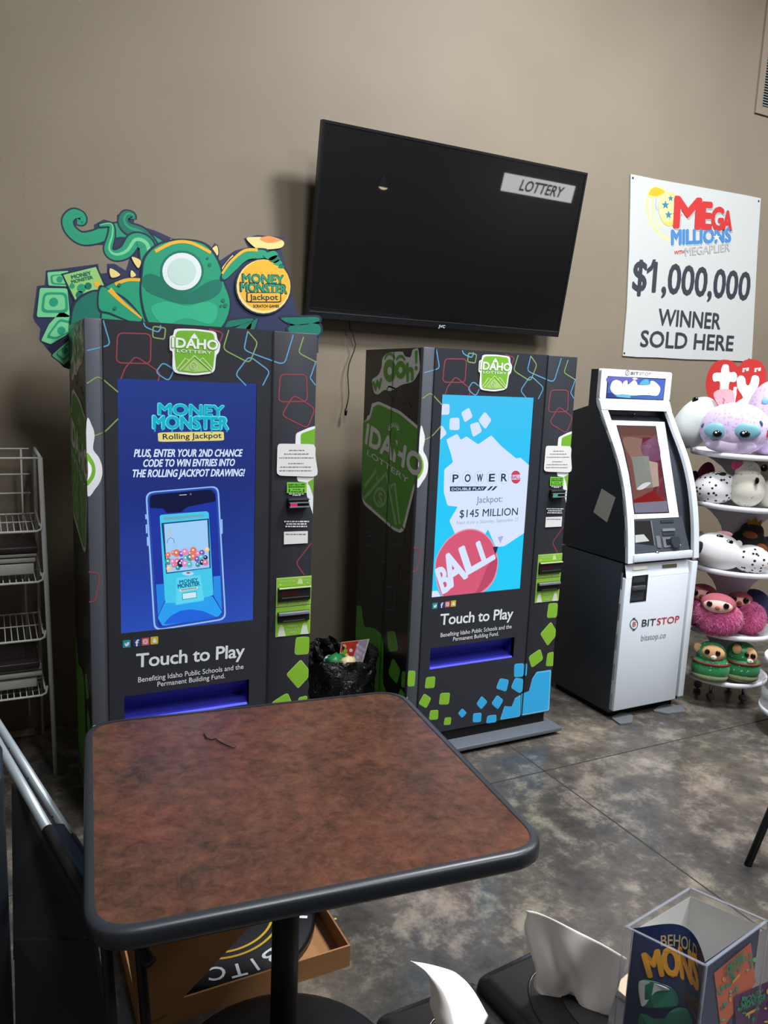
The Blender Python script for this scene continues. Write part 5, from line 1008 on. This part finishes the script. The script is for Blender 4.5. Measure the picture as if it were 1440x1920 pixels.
for bi, y in ((0, 1090), (1, 1303)):
    z = zy(y)+.02
    for i, (th, m_, lab) in enumerate(((.045, M_np[1], 'thick pale folded newspaper bundle, bottom of the %s stack'), (.02, M_np[0], 'folded newspaper second from the bottom of the %s stack'), (.016, M_np[2], 'folded newspaper second from the top of the %s stack'), (.026, M_np[3], 'dark-covered paper on top of the %s stack'))):
        mb = MB(); o_ = R.uniform(-.012, .012); x0_ = RX0+.03+o_; x1_ = RX1-.02-o_*.5-(.0 if i else .012); nx = 10; vs = []; fs = []
        M_ = Matrix.Translation((0, 0, 0)); mb.box(x0_, x1_, RY+.0+R.uniform(0, .02), RY+.28, z+.004, z+th, m_, .004); z += th
        mb.build('newspaper', None, lab % ('upper' if bi == 0 else 'lower'), 'newspaper', 'newspapers in the wire rack')
p = on_y(26, 1410, 3.44); q = on_y(66, 1375, 3.44); MB().box(p.x-.2, q.x, 3.44, 3.5, 0, q.z, mat('beige box', (150, 136, 112), .8), .004).build('beige_box', None, 'plain beige box low against the wall behind the wire rack', 'box')
# ------------------------------------------------------------------ folded chair leaning beside the table, dark cabinet, chair at the right
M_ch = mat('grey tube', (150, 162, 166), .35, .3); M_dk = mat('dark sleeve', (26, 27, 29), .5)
Y_ = (1.95, 1.55)
fa = (on_y(-60, 1271, Y_[0]+.15), on_y(6, 1374, Y_[0]), on_y(132, 1571, Y_[1]+.06)); fb = (on_y(-50, 1310, Y_[0]+.05), on_y(3, 1406, Y_[0]-.1), on_y(90, 1556, Y_[1]-.02))
ch = thing('folded_chair', (fb[2].x, fb[2].y, 0), 'folded chair with scuffed grey steel tubes leaning between the dark cabinet and the table', 'chair')
def ext(a, b, z): d = b-a; return b+d*((z-b.z)/d.z)
for k, (a0, a, b) in enumerate((fa, fb)):
    mb = MB(); mb.tube([a0, a, b], .0105, M_ch, 12); tu = mb.build('frame_tube', ch, label='scuffed grey steel tube')
    e = b+(b-a).normalized()*.34; e.z = max(e.z, .02); mb = MB(); mb.tube([b, e], .0118, M_dk, 12); mb.build('sleeve', tu)
    mb = MB(); d = (b-a)
    for s in (.15, .45, .8): c = a+d*s-CF*.0102; mb.ell(c, (.0035, .0035, .0025), M_gap, None, 8, 6)
    mb.build('rivet', tu)
rod = (on_y(36, 1480, 1.85), on_y(78, 1628, 1.6)); mb = MB(); mb.tube(list(rod), .0035, M_grey, 8); mb.build('brace_rod', ch)
MB().tube([rod[1], on_y(86, 1645, 1.58)], .008, M_ch, 10).build('rod_end', ch)
e1 = fa[2]+(fa[2]-fa[1]).normalized()*.3; e2 = fb[2]+(fb[2]-fb[1]).normalized()*.3
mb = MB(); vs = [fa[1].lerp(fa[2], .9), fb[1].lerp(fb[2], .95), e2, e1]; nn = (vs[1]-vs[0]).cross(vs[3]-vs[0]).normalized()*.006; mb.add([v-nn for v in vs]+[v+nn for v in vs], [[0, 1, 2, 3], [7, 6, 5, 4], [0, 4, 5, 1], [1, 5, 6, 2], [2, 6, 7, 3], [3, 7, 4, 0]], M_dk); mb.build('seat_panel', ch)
bq = [on_y(26, 1470, 1.72), on_y(150, 1612, 1.5), on_y(178, 1760, 1.36), on_y(30, 1800, 1.45)]; nn = (bq[1]-bq[0]).cross(bq[3]-bq[0]).normalized()*.008
mb = MB(); mb.add([v-nn for v in bq]+[v+nn for v in bq], [[0, 1, 2, 3], [7, 6, 5, 4], [0, 4, 5, 1], [1, 5, 6, 2], [2, 6, 7, 3], [3, 7, 4, 0]], M_dk); mb.build('added_dark_sheet', ch)  # added dark sheet, stands in for the darkness over the floor here
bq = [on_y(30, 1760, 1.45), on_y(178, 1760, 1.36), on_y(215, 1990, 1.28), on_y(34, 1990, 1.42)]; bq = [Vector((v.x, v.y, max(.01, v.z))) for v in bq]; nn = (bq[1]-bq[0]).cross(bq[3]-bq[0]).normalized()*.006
mb = MB(); mb.add([v-nn for v in bq]+[v+nn for v in bq], [[0, 1, 2, 3], [7, 6, 5, 4], [0, 4, 5, 1], [1, 5, 6, 2], [2, 6, 7, 3], [3, 7, 4, 0]], M_dk); mb.build('added_low_sheet', ch)  # second added sheet, carries the floor's darkness on down in near-black
for e in (e1, e2): mb = MB(); g = Vector((e.x+.02, e.y-.08, 0)); mb.tube([e, g+Vector((0, 0, .02))], .010, M_dk, 10); mb.tube([g+Vector((0, 0, .04)), g], .012, M_ch, 10); mb.build('leg', ch)
CYF = 1.5; ce = on_y(17, 1700, CYF); ct = on_y(14, 1452, CYF)
mb = MB(); mb.box(ce.x-.6, ce.x, CYF, CYF+.16, 0, ct.z, mat('cabinet navy', (24, 30, 36), .5), .015); cbn = mb.build('low_cabinet', None, 'low dark blue-black cabinet at the left edge below the wire rack', 'cabinet')
lg = on_z(1402, 1622, 0); lt = on_y(1440, 1532, lg.y-.02); d = (lt-lg)/(lt.z)
sx, sy = lg.x+d.x*.44, lg.y+d.y*.44
c4 = thing('black_chair', (sx+.2, sy, 0), 'black chair cut off at the right edge, only one slanted leg showing', 'chair')
for (x, y, kx, ky) in ((0, 0, d.x, d.y), (.4, 0, -d.x, d.y), (0, -.38, d.x, -d.y-.1), (.4, -.38, -d.x, -d.y-.1)):
    t0 = Vector((sx+x, sy+y, .44)); b0 = Vector((sx+x-kx*.44, sy+y-ky*.44, 0)); mb = MB(); mb.tube([b0, t0], .0125, M_blk, 12); mb.build('leg', c4)
MB().box(sx-.02, sx+.42, sy-.4, sy+.02, .44, .475, M_blk, .012).build('seat', c4); MB().box(sx+.4, sx+.43, sy-.38, sy, .56, .86, M_blk, .01).build('backrest', c4)
mb = MB(); mb.tube([(sx+.41, sy-.05, .47), (sx+.415, sy-.05, .6)], .011, M_blk); mb.tube([(sx+.41, sy-.33, .47), (sx+.415, sy-.33, .6)], .011, M_blk); mb.build('back_posts', c4)
p = on_z(628, 1725, 0); MB().ell(p+Vector((0, 0, .003)), (.006, .004, .003), mat('crumb', (206, 180, 90), .7), None, 8, 6).build('crumb', None, 'small yellow crumb on the floor beside the cardboard box', 'crumb')
# ------------------------------------------------------------------ counter in the foreground (below the frame) and what stands on it
CZ = .9
mb = MB(); mb.box(.1, 1.4, .06, .555, CZ-.04, CZ, mat('counter top', (60, 56, 54), .4), .004); ct_ = mb
cnt = thing('service_counter', (.75, .3, 0), 'service counter at the bottom of the picture carrying the napkin dispensers', 'counter'); ct_.build('counter_top', cnt)
MB().box(.14, 1.36, .08, .48, 0, CZ-.04, mat('counter base', (44, 40, 38), .6)).build('counter_base', cnt)
M_dsp = mat('dispenser black', (17, 18, 20), .3, coat=.4)
def dispenser(cx, cy, w_, l_, zt_, rot, label):
    Mx = Matrix.Translation((cx, cy, 0)) @ Matrix.Rotation(rot, 4, 'Z'); t = thing('napkin_dispenser', (cx, cy, CZ), label, 'napkin dispenser', 'napkin dispensers on the counter')
    mb = MB(); mb.box(-w_/2, w_/2, -l_/2, l_/2, CZ, zt_, M_dsp, .013, 4, Mx); mb.build('housing', t)
    fr = Fr((cx, cy, zt_), (math.cos(rot), math.sin(rot), 0), (-math.sin(rot), math.cos(rot), 0))
    mb = MB(); mb.tube([fr.w(p, .0) for p in oval(0, -.01, w_*.39, l_*.40, 48)], .0016, M_dsp, 8, True); mb.build('face_ridge', t)
    mb = MB(); mb.prism(oval(0, -.01, w_*.12, l_*.24, 24), fr, -.002, .0008, M_gap); mb.build('slot', t, label='napkin slot'); return fr
A1 = on_z(688, 1898, .992); B1 = on_z(893, 1826, .992)
f1 = dispenser((A1.x+B1.x)/2+.003, A1.y-.1, B1.x-A1.x-.004, .2, .992, math.radians(1), 'left black napkin dispenser with a napkin edge-on')
A2 = on_z(885, 1824, 1.005); r2 = math.radians(5.5); wd2 = .113
c2_ = Vector((A2.x, A2.y, 0))+Vector((math.cos(r2), math.sin(r2), 0))*wd2/2+Vector((math.sin(r2), -math.cos(r2), 0))*.1
f2 = dispenser(c2_.x, c2_.y, wd2, .2, 1.005, r2, 'right black napkin dispenser with a broad white napkin standing up')
M_nap = mat('napkin', (250, 249, 246), .9)
def resamp(p, n):
    L_ = [0]
    for a, b in zip(p, p[1:]): L_.append(L_[-1]+math.dist(a, b))
    out = []
    for i in range(n+1):
        t = L_[-1]*i/n; k = max(j for j in range(len(p)-1) if L_[j] <= t+1e-9); s_ = (t-L_[k])/((L_[k+1]-L_[k]) or 1); out.append(tuple(p[k][q]+(p[k+1][q]-p[k][q])*s_ for q in (0, 1)))
    return out
def napkin(top, bot, left, right, c, ctr, disp, label, n=26):
    dirn = Vector((ctr[0], ctr[1], 0)).normalized(); fr = Fr((ctr[0], ctr[1], 0), (dirn.y, -dirn.x, 0), (0, 0, 1))
    g = lambda pts: resamp(smooth(fr.pp(pts, c), 5, False), n); T_, B_, L_, R_2 = g(top), g(bot), g(left), g(right); vs = []; fs = []
    for i in range(n+1):
        for j in range(n+1):
            s_, t_ = i/n, j/n; p = [(1-t_)*T_[i][q]+t_*B_[i][q]+(1-s_)*L_[j][q]+s_*R_2[j][q]-((1-s_)*(1-t_)*T_[0][q]+s_*(1-t_)*T_[n][q]+(1-s_)*t_*B_[0][q]+s_*t_*B_[n][q]) for q in (0, 1)]
            vs.append(fr.w(p, disp(s_, t_)))
    for i in range(n):
        for j in range(n): a = i*(n+1)+j; fs.append([a, a+1, a+n+2, a+n+1])
    t = thing('paper_napkin', (ctr[0], ctr[1], ctr[2]), label, 'napkin', 'paper napkins pulled from the dispensers'); mb = MB(); mb.add(vs, fs, M_nap, True); o = mb.build('sheet', t)
    md = o.modifiers.new('thick', 'SOLIDIFY'); md.thickness = .0004
napkin([(468, 80), (555, 90), (700, 150), (840, 218), (1100, 350), (1330, 485)], [(600, 790), (680, 835), (760, 855), (860, 855), (1000, 930), (1160, 1000)], [(468, 80), (488, 105), (462, 215), (500, 370), (560, 560), (556, 640), (545, 715), (600, 790)], [(1330, 485), (1310, 560), (1250, 740), (1160, 1000)], zq,
       (c2_.x+.012, c2_.y+.01, 1.005), lambda s_, t_: .006*math.exp(-((s_-.42+.25*(t_-.5))/.13)**2)*math.sin(math.pi*min(1, t_*1.05))-.010*math.exp(-((s_-.22-.25*t_)/.1)**2)*t_+.0025*math.sin(6*s_+3*t_)*t_, 'broad white paper napkin standing up from the right dispenser')
zm = crop(660, 1780, 280/1440)
napkin([(563, 116), (575, 114), (590, 117), (602, 120)], [(830, 800), (1000, 830), (1150, 850), (1300, 880)], [(563, 116), (640, 150), (682, 178), (745, 300), (762, 420), (748, 520), (790, 650), (830, 800)], [(602, 120), (700, 155), (830, 215), (965, 290), (1040, 365), (1110, 460), (1190, 610), (1300, 880)], zm,
       (f1.O.x+.005, f1.O.y+.02, .992), lambda s_, t_: .03*s_*(1-s_)*4*(t_)-.035*max(0, s_-.62)*t_*2, 'white paper napkin edge-on from the left dispenser')
# clear box with printed insert
AZ = 1.1; pb, pl_, pf, pr_ = [on_z(x, y, AZ) for x, y in ((1285, 1663), (1171, 1737), (1325, 1812), (1442, 1726))]
pb = pl_+pr_-pf
M_acr = mat('clear acrylic', (225, 230, 236), .06, alpha=.05, spec=.6); M_acre = mat('acrylic edge', (150, 156, 168), .15, alpha=.4)
ab = thing('acrylic_box', (((pl_+pr_)/2).x, ((pl_+pr_)/2).y, CZ), 'open clear acrylic box holding a printed dark blue card at the bottom right', 'acrylic box')
def wall_(a, b, z0, z1_, th, m, mb):
    n_ = (b-a).cross(Vector((0, 0, 1))).normalized()*th; q = [a, b, b-n_, a-n_]; mb.add([Vector((v.x, v.y, z0)) for v in q]+[Vector((v.x, v.y, z1_)) for v in q], [[3, 2, 1, 0], [4, 5, 6, 7], [0, 1, 5, 4], [1, 2, 6, 5], [2, 3, 7, 6], [3, 0, 4, 7]], m)
cyc = [pl_, pf, pr_, pb]
for a, b in zip(cyc, cyc[1:]+cyc[:1]): mb = MB(); wall_(a, b, CZ+.001, AZ-.0012, .0025, M_acr, mb); wall_(a, b, AZ-.0012, AZ, .0025, M_acre, mb); mb.build('panel', ab)
mb = MB()
for v in cyc: mb.tube([Vector((v.x, v.y, CZ+.001)), Vector((v.x, v.y, AZ))], .0009, M_acre, 6)
mb.build('corner_seams', ab)
cen = (pl_+pr_)/2; ins = lambda v, d=.0075: Vector((v.x, v.y, 0))+(Vector((cen.x-v.x, cen.y-v.y, 0)).normalized()*d)
il, i_f, ir, ib = [ins(v) for v in cyc]
pi = thing('printed_insert', (cen.x, cen.y, CZ), 'folded dark blue printed card, white inside, standing in the clear acrylic box', 'printed card')
M_inw = mat('insert white', (228, 228, 226), .7); M_inb = mat('insert navy', (30, 48, 88), .4)
class Bow(Fr):
    bow = 0; wd = 1; top = 1
    def dsp(s, p): return s.bow*math.sin(math.pi*max(0, min(1, p[0]/s.wd))**1.15)*max(0, min(1, (p[1]-CZ)/(s.top-CZ)))**3
    def px(s, p, c=ID):
        d = ray(*c(p)); k = 0; q = (0, 0)
        for _ in range(40):
            P = EYE+d*((s.O-s.N*k-EYE).dot(s.N)/d.dot(s.N))-s.O; q = (P.dot(s.U), P.dot(s.V)); k = .5*k+.5*s.dsp(q)
        return q
    def w(s, p, d=0):
        return Fr.w(s, p, d-s.dsp(p))
zA = AZ-.002
def sheet(a, b, bow, m, name, top=zA):
    f = Bow((a.x, a.y, 0), (b-a), (0, 0, 1)); f.wd = (b-a).length; f.bow = bow; f.top = top; mb = MB(); nx, nz = 24, 16; vs = []; fs = []
    for i in range(nx+1):
        for j in range(nz+1): vs.append(f.w((f.wd*i/nx, CZ+.002+(top-CZ-.002)*j/nz), 0))
    for i in range(nx):
        for j in range(nz): q = i*(nz+1)+j; fs.append([q, q+nz+1, q+nz+2, q+1])
    mb.add(vs, fs, m, True); mb.add([Vector(v)-f.N*.0005 for v in vs], [g[::-1] for g in fs], M_inw, True); return f, mb
for a, b in ((ir, ib), (ib, il)): f, mb = sheet(a, b, 0, M_inw, 'back', zA-.003); mb.build('back_face', pi, label='white back face')
f, mb = sheet(i_f, ir, 0, M_inb, 'right'); A = Art(f, mb); A.base = .0002; LAY_ = LAY
A.P([(948, 880), (1278, 606), (1322, 965), (1010, 1400)], za, mat('card orange ticket', (224, 106, 58), .45), 1); A.P([(1120, 1080), (1470, 930), (1470, 1420), (1140, 1420)], za, mat('card purple ticket', (92, 40, 92), .45), 3)
R = random.Random(9)
for i in range(46):
    x, y = R.uniform(960, 1310), R.uniform(680, 1330)
    if y > 880-(x-948)*.8+30 and y < 1400-(x-1010)*1.35 and x > 955+(y-880)*.12: A.disc((x, y), R.uniform(9, 22), R.uniform(9, 22), za, R.choice((K_g, K_gl, K_y, K_gd, K_g)), 2)
for i in range(34):
    x, y = R.uniform(1150, 1440), R.uniform(960, 1340)
    if y > 1085-(x-1130)*.42+26: A.disc((x, y), R.uniform(9, 24), R.uniform(9, 24), za, R.choice((K_g, K_gl, K_y, K_gd)), 4)
A.T('MONEY', (1045, 850), (1200, 720), (1042, 800), za, K_g, 5, .04); A.T('MONSTER', (1045, 905), (1222, 755), (1042, 858), za, K_g, 5, .04); A.L([(1095, 955), (1160, 880)], za, .003, K_y, 5, mode=None)
A.T('MONEY', (1170, 1150), (1360, 1065), (1168, 1105), za, K_g, 5, .04); A.T('MONSTER', (1170, 1205), (1385, 1110), (1168, 1155), za, K_g, 5, .04); A.L([(1215, 1245), (1310, 1195)], za, .003, K_y, 5, mode=None)
mb.build('right_face', pi, label='navy face with orange and purple tickets')
f, mb = sheet(il, i_f, .032, M_inb, 'left'); A = Art(f, mb); A.base = .0002
M_or = mat('insert amber', (222, 158, 44), .45)
A.T('BEHOLD', (480, 640), (800, 770), (486, 545), za, mat('insert tan', (178, 160, 120), .45), 1, .012); A.T('MONS', (372, 915), (818, 1040), (345, 700), za, M_or, 1, .05)
A.P([(285, 950), (480, 975), (600, 1040), (640, 1150), (560, 1200), (420, 1195), (300, 1165)], za, K_gd, 1, 's'); A.P([(285, 955), (420, 970), (560, 1030), (440, 1045), (370, 1120), (340, 1165), (300, 1160)], za, mat('insert pale', (200, 208, 210), .45), 2, 's')
A.P([(520, 1280), (600, 1200), (720, 1210), (760, 1300), (740, 1420), (500, 1420)], za, K_gd, 1, 's'); A.P([(290, 1250), (420, 1290), (520, 1300), (520, 1420), (300, 1420)], za, mat('insert green', (40, 112, 84), .45), 1, 's'); A.P([(700, 1080), (800, 1110), (850, 1180), (840, 1300), (760, 1250)], za, mat('insert brown', (70, 52, 36), .45), 1, 's')
mb.build('left_face', pi, label='navy face with amber lettering and green shapes')
# small things between dispenser and clear box
p = on_z(1166, 1885, CZ+.06); Mx = Matrix.Translation((p.x+.012, p.y+.004, 0)) @ Matrix.Rotation(.28, 4, 'Z')
mb = MB(); mb.box(-.016, .03, -.018, .018, CZ, CZ+.062, mat('tan block', (196, 178, 150), .6), .002, 2, Mx); mb.build('tan_block', None, 'small tan block between the right napkin dispenser and the clear box', 'block')
p = on_z(1180, 1905, CZ+.04); mb = MB(); mb.tube([(p.x-.012, p.y+.0, CZ+.003), (p.x-.012, p.y-.004, CZ+.066)], .0028, M_steel, 8); mb.tube([(p.x-.012, p.y-.004, CZ+.066), (p.x+.02, p.y-.02, CZ+.066)], .0028, M_steel, 8); mb.build('metal_clip', None, 'bent silver metal clip beside the tan block', 'clip')
# ------------------------------------------------------------------ behind the camera: backlit sign and pendant lamp, mirrored in the television
def mirror(x, y, Y):
    d = ray(x, y); n = F2.N; P = EYE+d*((F2.O-EYE).dot(n)/d.dot(n)); r_ = d-n*(2*d.dot(n)); return P+r_*((Y-P.y)/r_.y)
a, b = mirror(938, 350, -2.6), mirror(1080, 356, -2.6); zc = (a.z+b.z)/2; hh_ = .13
sgn2 = thing('backlit_sign', ((a.x+b.x)/2, -2.6, zc-hh_), 'long backlit sign hanging opposite the television, seen mirrored in it', 'sign')
mb = MB(); mb.box(a.x, b.x, -2.66, -2.6, zc-hh_, zc+hh_, mat('sign box', (60, 60, 62), .5)); mb.build('housing', sgn2)
mb = MB(); fr = Fr((0, -2.598, 0), (1, 0, 0), (0, 0, 1)); mb.add([(a.x+.02, -2.598, zc-hh_+.02), (b.x-.02, -2.598, zc-hh_+.02), (b.x-.02, -2.598, zc+hh_-.02), (a.x+.02, -2.598, zc+hh_-.02)], [[3, 2, 1, 0]], mat('sign face', (226, 228, 226), emit=13)); mb.build('lit_face', sgn2)
mb = MB(); A = Art(fr, mb, -.004); A.tuv('LOTTERY', (a.x+.3, zc-.065), (b.x-.22, zc-.065), .13, mat('sign letters', (90, 90, 92), .6), 1, .03, .2); mb.build('lettering', sgn2)
mb = MB()
for x in (a.x+.2, b.x-.2): mb.tube([(x, -2.63, zc+hh_), (x, -2.63, CE)], .004, M_steel, 6)
mb.build('hanging_rods', sgn2)
p = mirror(719, 350, -1.6); pd = thing('pendant_lamp', p, 'small pendant lamp hanging behind the camera, mirrored in the television', 'lamp')
mb = MB(); mb.ell(p, (.05, .05, .03), mat('pendant glow', (255, 232, 200), emit=14)); mb.build('bulb', pd); mb = MB(); mb.lathe([(.02, .12), (.09, .03), (.1, .0), (.092, .0), (.018, .11)], p, M_blk, 24); mb.build('lamp_shade', pd); mb = MB(); mb.tube([(p.x, p.y, p.z+.1), (p.x, p.y, CE)], .003, M_blk, 6); mb.build('flex', pd)
